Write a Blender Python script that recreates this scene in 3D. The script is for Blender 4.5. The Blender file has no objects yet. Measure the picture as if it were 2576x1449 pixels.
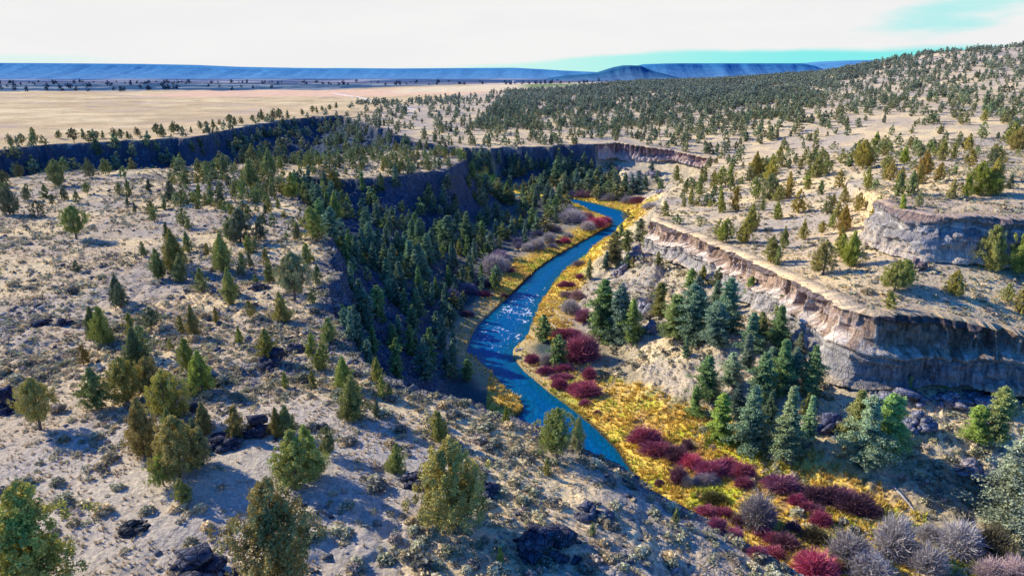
import bpy, math, random
import numpy as np
from mathutils import Vector

# ------------------------------------------------------------------ basics
scene = bpy.context.scene
COL = scene.collection
rng = np.random.default_rng(7)
random.seed(7)
FPX, CX, CY = 1740.0, 1288.0, 724.5       # focal length and centre, in units of a 2576 px wide frame
PITCH = math.radians(17.83)
CAMZ = 40.0
SP, CP = math.sin(PITCH), math.cos(PITCH)

def ray(u, v):
    a = (np.asarray(u, float) - CX) / FPX
    b = -(np.asarray(v, float) - CY) / FPX
    return a, CP + b * SP, -SP + b * CP        # x, y, z of the viewing ray

def P(u, v, z):
    dx, dy, dz = ray(u, v)
    t = (z - CAMZ) / dz
    return np.stack([dx * t, dy * t], -1)

def project(x, y, z):
    dz = z - CAMZ
    depth = y * CP - dz * SP
    up = y * SP + dz * CP
    return CX + FPX * x / depth, CY - FPX * up / depth, depth

# ------------------------------------------------------------------ noise
def _hash(ix, iy, seed):
    h = (ix.astype(np.int64) * 374761393 + iy.astype(np.int64) * 668265263 + seed * 1442695041) & 0xffffffff
    h = ((h ^ (h >> 13)) * 1274126177) & 0xffffffff
    return ((h ^ (h >> 16)) & 0xffff) / 65535.0

def vnoise(x, y, seed=0):
    ix, iy = np.floor(x), np.floor(y)
    fx, fy = x - ix, y - iy
    fx = fx * fx * fx * (fx * (fx * 6 - 15) + 10); fy = fy * fy * fy * (fy * (fy * 6 - 15) + 10)
    a = _hash(ix, iy, seed); b = _hash(ix + 1, iy, seed)
    c = _hash(ix, iy + 1, seed); d = _hash(ix + 1, iy + 1, seed)
    return (a + (b - a) * fx + (c - a) * fy + (a - b - c + d) * fx * fy) * 2 - 1

def fbm(x, y, octaves=4, seed=0, gain=0.5):
    s = 0; amp = 1.0; tot = 0
    c, si = math.cos(0.6), math.sin(0.6)
    for k in range(octaves):
        s = s + amp * vnoise(x, y, seed + k * 17); tot += amp
        x, y = (x * c - y * si) * 2.03 + 5.2, (x * si + y * c) * 2.03 - 3.7
        amp *= gain
    return s / tot

def sstep(a, b, x):
    t = np.clip((x - a) / (b - a), 0, 1)
    return t * t * (3 - 2 * t)

# ------------------------------------------------------------------ plan of the place (rims, banks)
def world_line(pts):
    return np.array([[*P(p[0], p[1], p[2]), *p[2:]] for p in pts])

# u, v, z, cliff height, talus slope
RIM_L = [(-700, 500, 0, 8, .6), (0, 450, 0, 8, .6), (200, 432, 0, 8, .6), (400, 425, 0, 8, .6), (600, 412, 0, 8, .6),
         (800, 397, 0, 8, .6), (1000, 379, 0, 10, .6), (1100, 377, 0, 12, .6), (1168, 396, 0, 14, .7),
         (1150, 418, 0, 14, .7), (1110, 428, 0, 12, .65), (1050, 440, -.5, 9, .6), (950, 450, -.8, 4, .45), (870, 452, -1, 3, .35), (760, 452, -1, 3, .3),
         (735, 480, -1, 2, .3), (770, 530, -1, 3, .4), (815, 590, -1, 6, .55), (850, 640, -.5, 9, .6), (845, 690, 0, 10, .6), (822, 730, 0, 11, .6), (830, 790, 0, 11, .6),
         (850, 850, 0, 11, .6), (900, 905, 0, 10, .6), (960, 940, 0, 9, .6), (1060, 975, -.2, 9, .6),
         (1150, 1003, -1, 9, .6), (1250, 1035, -2, 8, .6), (1330, 1058, -2.5, 8, .6), (1400, 1090, -3.2, 7, .6),
         (1480, 1132, -3.8, 6, .6), (1560, 1168, -4.8, 7, .6), (1640, 1232, -6, 7, .6), (1800, 1322, -7.2, 7, .6),
         (1950, 1405, -8.5, 7, .6), (2150, 1540, -10, 6, .6), (2400, 1700, -12, 5, .6)]
RIM_R = [(-900, 410, 0, 12, .5), (0, 376, 0, 11, .5), (120, 366, 0, 11, .5), (250, 357, 0, 11, .5), (480, 345, 0, 11, .4), (600, 322, 0, 9, .3),
         (700, 305, 0, 7, .25), (800, 292, .5, 6, .2), (870, 292, .5, 6, .2), (930, 315, 0, 7, .3), (1000, 343, -1, 9, .5), (1100, 366, -2, 12, .6),
         (1180, 371, -2.5, 13, .6), (1290, 368, -2.5, 13, .6), (1400, 364, -2.5, 13, .6), (1500, 362, -2.5, 12, .6),
         (1548, 360, -3, 9, .42), (1600, 364, -3, 7.5, .40), (1700, 378, -5, 6, .38), (1800, 404, -8, 5, .4),
         (1760, 440, -9, 2, .45), (1690, 482, -9, 2, .5), (1660, 520, -7, 5, .5), (1638, 548, -6, 9, .4),
         (1690, 570, -5.5, 8, .40), (1760, 597, -5, 7, .38), (1860, 640, -4, 7, .36), (1950, 688, -3, 7, .36), (2050, 735, -2, 8, .34), (2110, 755, -1.5, 10, .3),
         (2165, 778, -1, 11.5, .3), (2230, 785, -1.1, 11, .3), (2330, 798, -2.2, 10, .3), (2450, 830, -3.8, 9, .3), (2576, 862, -5.2, 8.5, .3),
         (2750, 905, -7, 9, .3), (3000, 985, -9, 8, .3)]
KI = [k for k, q in enumerate(RIM_R) if q[0] == 1638][0]; KJ = [k for k, q in enumerate(RIM_R) if q[0] == 1548][0] - 1
L_line = world_line(RIM_L); R_line = world_line(RIM_R)
L_poly = np.vstack([L_line[:, :2], [[45, 20], [60, -40], [-400, -40], [-400, 200]]])
R_poly = np.vstack([R_line[:, :2], [[180, 60], [400, 0], [60000, -200], [60000, 60000], [-60000, 60000], [-60000, 330], [-700, 330]]])

RIV_L = [(1455, 516), (1500, 540), (1535, 552), (1538, 568), (1480, 600), (1400, 645), (1350, 680), (1300, 730), (1250, 775),
         (1200, 820), (1185, 850), (1172, 885), (1200, 905), (1240, 940), (1270, 975), (1308, 1005), (1318, 1030), (1290, 1060), (1400, 1200), (1700, 1440), (2100, 1700)]
RIV_R = [(1438, 500), (1500, 513), (1560, 530), (1590, 545), (1598, 563), (1580, 580), (1530, 610), (1480, 640), (1422, 680),
         (1395, 710), (1360, 760), (1345, 800), (1325, 850), (1292, 878), (1290, 900), (1320, 935), (1380, 985), (1440, 1030), (1500, 1080),
         (1550, 1130), (1580, 1175), (1620, 1230), (1800, 1375), (2200, 1660)]
ZW = -24.0
UP = [(1405, 503), (1350, 500), (1280, 488), (1180, 474)]      # the reach hidden by the trees upstream
rl = np.array([P(u, v, ZW) for u, v in RIV_L]); rr = np.array([P(u, v, ZW) for u, v in RIV_R])
upl = np.array([P(u, v + 3, ZW) for u, v in UP]); upr = np.array([P(u, v - 3, ZW) for u, v in UP])
river_poly = np.vstack([upl[::-1], rl, rr[::-1], upr])

def seg_dist(x, y, line, closed=False, attrs=None, chunk=60000):
    A = line[:, :2]; B = np.roll(A, -1, 0)
    n = len(A) if closed else len(A) - 1
    x = np.asarray(x, float).ravel(); y = np.asarray(y, float).ravel()
    best = np.full(x.shape, 1e18); idx = np.zeros(x.shape, int); tt = np.zeros(x.shape)
    for i in range(n):
        ax, ay = A[i]; bx, by = B[i]
        dx, dy = bx - ax, by - ay
        t = np.clip(((x - ax) * dx + (y - ay) * dy) / (dx * dx + dy * dy + 1e-12), 0, 1)
        d = (x - ax - t * dx) ** 2 + (y - ay - t * dy) ** 2
        m = d < best
        best[m] = d[m]; idx[m] = i; tt[m] = t[m]
    out = np.sqrt(best)
    if attrs is None:
        return out
    j = np.minimum(idx + 1, len(line) - 1)
    return out, attrs[idx] * (1 - tt)[:, None] + attrs[j] * tt[:, None]

def inside(x, y, poly):
    x = np.asarray(x, float).ravel(); y = np.asarray(y, float).ravel()
    c = np.zeros(x.shape, bool)
    for i in range(len(poly)):
        x0, y0 = poly[i - 1]; x1, y1 = poly[i]
        if y0 == y1: continue
        m = ((y0 > y) != (y1 > y)) & (x < (x1 - x0) * (y - y0) / (y1 - y0) + x0)
        c ^= m
    return c

# ------------------------------------------------------------------ plateau surfaces from spot heights
class Surf:
    def __init__(s, pts, c=12.0, lam=2.0):
        p = np.array([[*P(q[0], q[1], q[2]), q[2]] if len(q) == 3 else q[:3] for q in pts], float)
        s.p = p[:, :2]; s.c = c
        n = len(p)
        D = np.sqrt(((s.p[:, None] - s.p[None]) ** 2).sum(-1) + c * c)
        M = np.zeros((n + 1, n + 1)); M[:n, :n] = -D + np.eye(n) * lam; M[:n, n] = 1; M[n, :n] = 1
        w = np.linalg.solve(M, np.append(p[:, 2], 0))
        s.w = w[:n]; s.b = w[n]
    def __call__(s, x, y):
        z = np.full(x.shape, s.b)
        for (px, py), w in zip(s.p, s.w):
            z -= w * np.sqrt((x - px) ** 2 + (y - py) ** 2 + s.c ** 2)
        return z

SL = Surf([q[:3] for q in RIM_L[1::2]] + [(0, 1449, 0), (600, 1449, -.5), (1000, 1449, -2), (1288, 1449, -2.5), (1500, 1449, -3.6), (1700, 1449, -5.4), (0, 1000, 0), (0, 700, 0), (300, 800, 0),
           (500, 600, 0), (500, 1100, .5), (150, 550, .5), (800, 1200, 0), (1100, 1200, -1), (1300, 1250, -2.4), (1500, 1330, -3.8), (700, 900, .3), (0, 1800, 0, 0)[:3], (1300, 1900, -5), (650, 520, 1), (900, 420, 1)], lam=3)
def Q(u, v, Y):       # a spot height known by its distance
    dx, dy, dz = ray(u, v); t = Y / dy
    return (float(dx * t), float(Y), float(CAMZ + dz * t), 0)

SR = Surf([q[:3] for q in RIM_R[1:-1:2]] + [
    (300, 250, 0), (0, 300, 0), (0, 232, 0), (900, 240, 0), (900, 262, 1), (1000, 268, 4), (1250, 262, 4), (1150, 310, -.5), (1400, 310, 0), (1500, 300, 1), (1600, 300, 1), (1700, 340, -3),
    Q(1700, 270, 600), Q(1500, 235, 850), Q(1300, 215, 1250), Q(1700, 208, 1250), Q(1900, 222, 900), Q(2000, 300, 440), Q(2000, 240, 680), Q(2100, 186, 1000), Q(2200, 166, 950), Q(2300, 143, 900),
    Q(2400, 128, 840), Q(2560, 116, 780), Q(2800, 112, 740), Q(3300, 130, 700), Q(2560, 150, 1300), Q(2100, 200, 1500), Q(3200, 160, 1200), Q(2576, 200, 560), Q(2576, 300, 380), Q(2300, 300, 400), Q(2300, 220, 620),
    Q(2576, 450, 178), Q(2400, 480, 172), Q(2300, 400, 255), Q(2100, 400, 290), Q(1900, 500, 238), Q(1900, 420, 320), Q(1760, 520, 240), Q(3300, 500, 190), Q(3300, 300, 380),
    (2100, 600, -1.5), Q(2100, 500, 205), Q(2250, 500, 195), (2150, 660, -.5), (2300, 700, 1), Q(2450, 760, 119), Q(2576, 760, 120), (2190, 600, 2), (2250, 625, 3), (2330, 645, 3.6), (2400, 650, 3), (2480, 660, 2.4), (2700, 680, 1),
    (0., 1500., 0., 0), (-900., 1500., 0., 0), (-900., 800., 0., 0), (300., 2500., -5., 0), (2500., 2500., 0., 0)], lam=5)
OUTC = np.array([P(*q) for q in [(2192, 585, 2.6), (2222, 606, 3), (2260, 622, 3.2), (2330, 642, 3.2), (2400, 648, 3), (2470, 656, 2.5), (2560, 664, 2), (2720, 690, .5)]])
OUT_poly = np.vstack([OUTC, [[190, 118], [200, 230], [110, 230]], [P(2230, 545, 6)]])

def floor_z(x, y):
    d = seg_dist(x, y, river_poly, closed=True)
    ins = inside(x, y, river_poly)
    bank = ZW + .25 + .9 * (1 - np.exp(-d / 3.0)) + .035 * np.minimum(d, 60)
    bank = bank + .35 * fbm(x / 6, y / 6, 3, 5) * sstep(0, 4, d)
    return np.where(ins, ZW - 1.0 * sstep(0, 3, d) - .15, bank), np.where(ins, -d, d)

def ledge(z, a):      # flat lava ledges with little steps
    q = z / a
    f = np.floor(q); r = q - f
    return (f + sstep(.25, .75, r)) * a

def terrain(x, y, detail=True):
    shp = np.shape(x)
    x = np.asarray(x, float).ravel(); y = np.asarray(y, float).ravel()
    fl, rd = floor_z(x, y)
    dL, aL = seg_dist(x, y, L_line, attrs=L_line[:, 2:]); iL = inside(x, y, L_poly)
    dR, aR = seg_dist(x, y, R_line, attrs=R_line[:, 2:]); iR = inside(x, y, R_poly)
    n1 = fbm(x / 11, y / 11, 4, 31)
    n2 = fbm(x / 2.6, y / 2.6, 3, 47)
    # main right-hand rim keeps its drawn line (a sculpted cliff face stands on it)
    sL = np.where(iL, dL, -dL) + (2.6 * n1 + .9 * n2) * (1 - .7 * sstep(-5, 10, x) * (y < 110))
    keep = np.maximum(sstep(14, 7, seg_dist(x, y, R_line[KI:])), sstep(20, 10, seg_dist(x, y, R_line[KJ:KJ + 5])))
    sR = np.where(iR, dR, -dR) + ((4.0 + 5 * sstep(250, 380, y)) * n1 + .9 * n2) * (1 - keep) - 1.3 * keep
    hL = SL(x, y); hR = SR(x, y)
    far = sstep(1300, 2000, y)
    
    # plateau relief
    roughL = sstep(.05, .5, fbm(x / 38, y / 38, 3, 3) + .55 * sstep(60, 5, dL) - .1)
    b = .55 * fbm(x / 24, y / 24, 4, 11)
    rocky = fbm(x / 3.2, y / 3.2, 4, 21)
    hL2 = hL + b + roughL * (.5 * ledge(fbm(x / 9, y / 9, 3, 77) * 2.2, .7) + .45 * np.abs(rocky)) + .07 * fbm(x / 1.1, y / 1.1, 2, 9)
    sd_o = seg_dist(x, y, OUTC); io = inside(x, y, OUT_poly)
    so = np.where(io, sd_o, -sd_o) + .6 * n1
    out = 8.6 * sstep(-.2, 1.6, so) * np.exp(-np.maximum(so, 0) / 42.0)
    amp = np.clip((y - 60) / 300, .4, 2.4)
    hR2 = hR + .8 * b * amp + .05 * rocky + .06 * fbm(x / 1.1, y / 1.1, 2, 9) + out + 3.0 * fbm(x / 140, y / 140, 3, 91) * sstep(250, 500, y) * sstep(-120, 60, x)
    def prof(s, a, h, lower, run):
        d = np.maximum(-s, 0)
        cl, sl = a[:, 1], a[:, 2]
        q = np.clip(d / (cl * run), 0, 1)
        dr = cl * np.where(run < .2, sstep(0, 1.0, q), q)
        lg = ledge(dr + 1.2 * n2 + .8 * rocky, 2.1) - 1.2 * n2 - .8 * rocky
        dr = np.where(run < .2, dr, dr * .25 + .75 * np.clip(lg, 0, None) * sstep(0, .25, q) + 0 * q)
        drop = dr + sl * np.maximum(d - cl * run, 0)
        # face and talus texture
        drop = drop + (.9 * ledge(n1 * 3 + drop * .25, .8) - .9 * (n1 * 3 + drop * .25)) * sstep(0, .4, d) * lower
        talus = sstep(cl * .2, cl * .5, d)
        return h - drop + talus * (.9 * n1 + .35 * rocky) * (1 - .65 * sstep(10, 40, x) * (y < 330))
    zL = np.where(sL > 0, hL2, prof(sL, aL, aL[:, 0] * .6 + hL2 * .4, .5, np.full(x.shape, .42)))
    zR = np.where(sR > 0, hR2, prof(sR, aR, aR[:, 0] * .6 + hR2 * .4, .5, np.where(keep > .5, .16, .42)))
    # rocky spur beneath the tip of the right-hand cliff
    sp = seg_dist(x, y, SPUR); 
    zs = -14.5 - .55 * np.maximum(sp - 2, 0) + 1.6 * ledge(n1 * 2, .5) + .5 * rocky - 3.0 * sstep(190, 130, y)
    t = np.maximum(zL, zR)
    t = np.maximum(t, zs)
    # smooth maximum against the valley floor
    k = 1.2
    hmx = np.clip(.5 + .5 * (t - fl) / k, 0, 1)
    z = fl * (1 - hmx) + t * hmx + k * hmx * (1 - hmx)
    z = np.where(rd < 1.5, np.where(rd < 0, fl, fl + (z - fl) * sstep(0, 1.5, rd)), z)
    info = dict(sL=sL, sR=sR, rd=rd, h=t - fl, rough=roughL, n1=n1, n2=n2, rocky=rocky, so=so, spur=zs - np.maximum(zL, zR), dL=dL, dR=dR)
    return z.reshape(shp), info

SPUR = np.array([P(1648, 625, -15), P(1630, 690, -15.5), P(1612, 760, -17)])

def hit(u, v, zoff=0.0):
    """where the sight line through (u, v) meets the ground"""
    dx, dy, dz = ray(u, v)
    t = np.exp(np.linspace(math.log(35), math.log(2500), 900))
    x, y, z = dx * t, dy * t, CAMZ + dz * t
    g, _ = terrain(x, y)
    below = np.nonzero(z < g + zoff)[0]
    if len(below) == 0:
        i = len(t) - 1
        return x[i], y[i], float(g[i])
    i = below[0]
    if i == 0: return x[0], y[0], float(g[0])
    t2 = np.linspace(t[i - 1], t[i], 24)
    x, y, z = dx * t2, dy * t2, CAMZ + dz * t2
    g, _ = terrain(x, y)
    b = np.nonzero(z < g + zoff)[0]
    j = b[0] if len(b) else 23
    return float(x[j]), float(y[j]), float(g[j])
# ------------------------------------------------------------------ mesh helpers
def np_mesh(name, V, F, cols=None, smooth=False):
    """V (n,3), F list of (m,k) int arrays; cols (n,4) point colours"""
    me = bpy.data.meshes.new(name)
    if not isinstance(F, list): F = [F]
    V = np.asarray(V, np.float32)
    me.vertices.add(len(V)); me.vertices.foreach_set('co', V.ravel())
    loops = np.concatenate([f.ravel() for f in F]).astype(np.int32)
    tot = np.concatenate([np.full(len(f), f.shape[1]) for f in F]).astype(np.int32)
    start = np.concatenate([[0], np.cumsum(tot)[:-1]]).astype(np.int32)
    me.loops.add(len(loops)); me.loops.foreach_set('vertex_index', loops)
    me.polygons.add(len(tot)); me.polygons.foreach_set('loop_start', start); me.polygons.foreach_set('loop_total', tot)
    if smooth: me.polygons.foreach_set('use_smooth', np.ones(len(tot), bool))
    me.update(calc_edges=True)
    if cols is not None:
        at = me.color_attributes.new('Col', 'FLOAT_COLOR', 'POINT')
        at.data.foreach_set('color', np.asarray(cols, np.float32).ravel())
    return me

def link(name, me, mat=None, parent=None, loc=None, **props):
    o = bpy.data.objects.new(name, me); COL.objects.link(o)
    if mat is not None and me is not None:
        if len(me.materials) == 0: me.materials.append(mat)
    if parent is not None: o.parent = parent
    if loc is not None: o.location = loc
    for k, w in props.items(): o[k] = w
    return o

class NT:
    def __init__(s, name):
        s.m = bpy.data.materials.new(name); s.m.use_nodes = True
        s.t = s.m.node_tree; s.t.nodes.clear()
        s.out = s.t.nodes.new('ShaderNodeOutputMaterial')
    def n(s, kind, **kw):
        d = s.t.nodes.new(kind)
        for k, v in kw.items():
            if k in ('inputs',):
                for kk, vv in v.items():
                    if hasattr(vv, 'is_output'): s.t.links.new(vv, d.inputs[kk])
                    else: d.inputs[kk].default_value = vv
            else: setattr(d, k, v)
        return d
    def l(s, a, b): s.t.links.new(a, b)
    def math(s, op, a, b=0.0, clamp=False):
        d = s.n('ShaderNodeMath', operation=op, use_clamp=clamp, inputs={0: a, 1: b}); return d.outputs[0]
    def mix(s, f, a, b, bt='MIX'):
        d = s.n('ShaderNodeMix', data_type='RGBA', blend_type=bt)
        for k, v in ((0, f), (6, a), (7, b)):
            if hasattr(v, 'is_output'): s.l(v, d.inputs[k])
            else: d.inputs[k].default_value = v
        return d.outputs[2]
    def noise(s, vec, scale, detail=3, rough=.55, dist=0.0):
        d = s.n('ShaderNodeTexNoise', inputs={'Vector': vec, 'Scale': scale, 'Detail': detail, 'Roughness': rough, 'Distortion': dist}); return d.outputs[0]
    def ramp(s, f, stops):
        d = s.n('ShaderNodeValToRGB', inputs={0: f}); e = d.color_ramp.elements
        while len(e) < len(stops): e.new(.5)
        for k, (p, c) in enumerate(stops):
            e[k].position = p; e[k].color = (*c, 1) if len(c) == 3 else c
        return d.outputs[0]
    def range(s, f, a, b, c=0., d=1.):
        return s.n('ShaderNodeMapRange', inputs={0: f, 1: a, 2: b, 3: c, 4: d}).outputs[0]

def mat_ground():
    g = NT('ground_soil')
    col = g.n('ShaderNodeAttribute', attribute_name='Col').outputs['Color']
    zone = g.n('ShaderNodeAttribute', attribute_name='Zone').outputs['Color']
    sep = g.n('ShaderNodeSeparateColor', inputs={0: zone})
    rock, tuft, field = sep.outputs[0], sep.outputs[1], sep.outputs[2]
    pos = g.n('ShaderNodeNewGeometry').outputs['Position']
    nA = g.noise(pos, 2.6, 5, .68)
    nB = g.noise(pos, .75, 5, .7)
    nC = g.noise(pos, .07, 4, .6)
    vor = g.n('ShaderNodeTexVoronoi', feature='F1', inputs={'Vector': pos, 'Scale': 1.15, 'Randomness': 1.0}).outputs['Distance']
    spots = g.range(vor, .20, .42, 1, 0)                     # small shrubs and tussocks seen from afar
    spots = g.math('MULTIPLY', spots, g.range(nB, .42, .56))
    spots = g.math('MULTIPLY', spots, g.math('SUBTRACT', 1.0, field))
    c = g.mix(g.range(nA, .36, .64), g.mix(1.0, col, (.66, .65, .66, 1), 'MULTIPLY'), g.mix(1.0, col, (1.3, 1.27, 1.2, 1), 'MULTIPLY'))
    c = g.mix(g.math('MULTIPLY', g.range(nC, .4, .65), .35), c, g.mix(1.0, col, (1.1, .98, .8, 1), 'MULTIPLY'))
    c = g.mix(g.math('MULTIPLY', g.range(nB, .54, .66), g.math('SUBTRACT', .55, g.math('MULTIPLY', field, .5))), c, g.mix(1.0, col, (.45, .46, .42, 1), 'MULTIPLY'))
    c = g.mix(g.math('MULTIPLY', spots, .6), c, (.15, .15, .10, 1))
    # dark broken lava
    cr = g.n('ShaderNodeTexVoronoi', feature='DISTANCE_TO_EDGE', inputs={'Vector': pos, 'Scale': 1.5}).outputs['Distance']
    rk = g.mix(g.range(nA, .3, .7), (.07, .07, .078, 1), g.mix(field, (.34, .33, .32, 1), (.12, .165, .22, 1)))  # wall basalt gets a bluer tone, canyon shade painted in
    rk = g.mix(g.range(cr, .0, .09, .85, 0), rk, (.02, .02, .024, 1))
    c = g.mix(g.math('MULTIPLY', rock, g.range(nB, .3, .5), True), c, rk)
    b = g.n('ShaderNodeBump', inputs={'Strength': 1.0, 'Distance': .22, 'Height': g.math('ADD', nA, g.math('MULTIPLY', spots, .5))})
    b2 = g.n('ShaderNodeBump', inputs={'Strength': g.math('MULTIPLY', rock, .9), 'Distance': .5, 'Height': g.range(cr, 0, .2), 'Normal': b.outputs[0]})
    c = g.mix(1.0, c, (1.42, 1.38, 1.30, 1), 'MULTIPLY')
    p = g.n('ShaderNodeBsdfDiffuse', inputs={'Color': c, 'Roughness': 0.0, 'Normal': b2.outputs[0]})
    g.l(p.outputs[0], g.out.inputs[0])
    return g.m

def lerp3(a, b, f): return a * (1 - f)[:, None] + np.asarray(b)[None] * f[:, None]

def BARE(X, Y):
    return sstep(34, 20, np.hypot((X + 30) * 1.1, (Y - 62) * 1.7) + 7 * fbm(X / 9, Y / 9, 3, 991)) * .9

def ground_colours(X, Y, Z, info):
    n = len(X)
    u, v, _ = project(X, Y, Z)
    soil = np.array([.56, .45, .30]); grass = np.array([.78, .61, .34]); lav = np.array([.45, .39, .32])
    m1 = fbm(X / 17, Y / 17, 4, 201); m2 = fbm(X / 60, Y / 60, 3, 205); m3 = fbm(X / 5, Y / 5, 4, 207)
    c = np.tile(soil, (n, 1))
    c = lerp3(c, grass, sstep(-.15, .45, m1 + .4 * m3))
    c = lerp3(c, lav, sstep(.0, .5, -m1 + .5 * m2 + .3 * m3) * .8)
    # near trail and bare patch at the lower left
    bare = BARE(X, Y) * (info['sL'] > 3)
    c = lerp3(c, [.50, .445, .36], bare * .8)
    rock = np.clip(.7 * info['rough'] * sstep(.0, .4, info['rocky'] + .4 * info['n2']) * (info['sL'] > 0) * .9, 0, 1) * (1 - bare)
    tuft = np.zeros(n); field = bare * .6
    edge = np.maximum(sstep(3.5, .5, info['sL']) * (info['sL'] > 0), sstep(3.5, .5, info['sR']) * (info['sR'] > 0) * (Y > 330) * (X < 60))
    rock = np.maximum(rock, edge * .9)
    c = lerp3(c, [.22, .21, .20], edge * .6)
    # walls and talus
    out = (info['sL'] < 0) & (info['sR'] < 0)
    hgt = info['h']
    wallL = out & (hgt > .4)
    wl = sstep(0, 2.5, hgt) * out
    right = (X > -20) & ((Y < 345) | ((X > 48) & (Y < 440))) & (info['dR'] < info['dL'] * 1.1) 
    tal = np.where(right[:, None], np.array([[.62, .51, .31]]), np.array([[.12, .18, .26]]) * (1 + .5 * fbm(X / 1.6, Y / 1.6, 3, 333))[:, None])  # left and far walls: blue canyon shade put into the rock colour
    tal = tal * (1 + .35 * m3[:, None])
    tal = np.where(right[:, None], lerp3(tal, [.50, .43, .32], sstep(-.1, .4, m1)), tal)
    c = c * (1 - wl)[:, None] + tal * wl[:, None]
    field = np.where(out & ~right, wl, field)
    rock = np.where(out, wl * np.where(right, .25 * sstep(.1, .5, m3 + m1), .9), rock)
    # sage flats low on the right, yellow sedge along the water
    rd = info['rd']
    fl = sstep(2.2, .6, hgt) * out
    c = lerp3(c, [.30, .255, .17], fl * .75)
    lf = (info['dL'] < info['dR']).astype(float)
    c = lerp3(c, np.array([.07, .10, .10]), fl * lf * sstep(3.5, 8, rd + 3 * m1) * sstep(215, 190, Y))  # left floor darkened, canyon shade put into its colour
    c = lerp3(c, [.13, .13, .12], fl * lf * sstep(9, 15, rd))  # same painted shade on the left flat farther from the water
    w = 7 + 6 * fbm(X / 13, Y / 13, 3, 301)
    lf = (info['dL'] < info['dR']).astype(float)
    near = (1 - .75 * lf * sstep(205, 175, Y)) * sstep((w * .2 + 9) * (1 - .45 * lf), (w * .2 + 1) * (1 - .4 * lf), rd - .25 * w * (1 - .5 * lf)) * (info['sL'] < -.2) * (info['sR'] < -.2)
    wide = sstep(150, 110, Y) * (X > -5) * sstep(4, 1.2, hgt) * (info['sR'] < -12)
    ww = 13 + np.clip(150 - Y, 0, 60) * .28
    yel = np.clip(np.maximum(near, wide * sstep(ww, ww - 6, rd + 5 * m1)), 0, 1)
    yc = np.tile(np.array([.86, .59, .12]), (n, 1)); yc = lerp3(yc, [.52, .52, .05], sstep(.05, .45, fbm(X / 6, Y / 6, 3, 311)))
    yc = lerp3(yc, [.70, .45, .16], sstep(.32, .6, fbm(X / 4, Y / 4, 3, 317)))
    c = c * (1 - yel)[:, None] + yc * yel[:, None]
    bankline = sstep(.9, .2, np.abs(rd)) * yel
    c = lerp3(c, [.05, .04, .025], bankline)
    tuft = yel; rock = rock * (1 - yel)
    # the far plain: dry meadow, stubble and plough strips
    inR = info['sR'] > 0
    fr = inR & (Y > 300)
    plain = fr & (X < 60 + (Y - 400) * .35) & (v < 372)
    pc = np.tile(np.array([.60, .47, .28]), (n, 1)); 
    st = fbm(X / 60, Y / 40, 6, 401, .65); pc = lerp3(pc, [.74, .61, .38], sstep(-.1, .4, st)); pc = lerp3(pc, [.55, .45, .37], sstep(0, .5, -st) * .7)
    leftplain = sstep(-.03, .03, -(X / Y) - .20 + (Y - 560) / 900 * .35 + .02 * m1)
    lp = leftplain * fr
    pc = pc * (1 + .30 * fbm(X / 34, Y / 22, 5, 409, .65) + .10 * fbm(X / 6, Y / 6, 2, 411))[:, None] * np.array([.97, .94, .88])
    c = c * (1 - lp)[:, None] + pc * lp[:, None]
    strip = lambda y0, y1, colr, f=1.0, w=12: None
    def band(c, y0, y1, colr, x0=-1e9, x1=1e9, w=15):
        k = sstep(y0 - w, y0 + w, Y) * sstep(y1 + w, y1 - w, Y) * sstep(x0 - 20, x0 + 20, X) * sstep(x1 + 20, x1 - 20, X) * fr
        return lerp3(c, colr, k)
    c = band(c, 960, 1210, [.74, .50, .33], -520, 330)
    c = band(c, 1040, 1300, [.72, .60, .38], -180, 60, 20)
    bl = np.where(fbm(X / 120, Y / 60, 3, 881)[:, None] > .12, np.array([[.22, .27, .30]]), np.array([[.045, .10, .17]]))
    kb = sstep(1205, 1235, Y + 40 * m2 + .25 * np.maximum(-X - 500, 0)) * sstep(90, -40, X - .45 * (Y - 1200) + 330) * fr
    c = band(c, 1120, 1420, [.20, .27, .12], 20, 260, 30)
    c = band(c, 1420, 1800, [.62, .52, .38], -100, 480, 30)
    c = c * (1 - kb)[:, None] + bl * kb[:, None]
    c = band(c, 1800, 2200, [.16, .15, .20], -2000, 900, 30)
    field = np.clip(field + lp * .35 + sstep(900, 960, Y) * fr, 0, 1)
    # pale ranch road
    rdl = np.array([P(838, 236, 0), P(905, 246, 0), P(930, 256, 0), P(985, 268, 1), P(1040, 280, 2)])
    dd = seg_dist(X, Y, rdl)
    c = lerp3(c, [.80, .74, .66], sstep(3.2, 1.6, dd))
    # forest hillside a touch greyer with distance, haze put into the colour; blue-grey beyond
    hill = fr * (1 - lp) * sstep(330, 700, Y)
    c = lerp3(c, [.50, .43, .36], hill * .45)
    # outcrop plateau reddish
    og = sstep(0, 1.5, info['so']) * np.exp(-np.maximum(info['so'], 0) / 10)
    c = lerp3(c, [.40, .30, .27], og * .8)
    # near the rim on the right: purple brown scree of the red cap
    rim = inR * sstep(5, 0, info['sR']) * (X > 30) * (Y < 300)
    c = lerp3(c, [.30, .25, .21], rim * .4)
    # spur
    s = sstep(-.5, .8, info['spur']) * out
    c = lerp3(c, [.42, .37, .30], s * .8)
    # riverbed
    c = lerp3(c, [.05, .07, .06], sstep(.1, -.6, rd))
    return np.clip(c, 0.01, .8), rock, tuft, field

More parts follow.
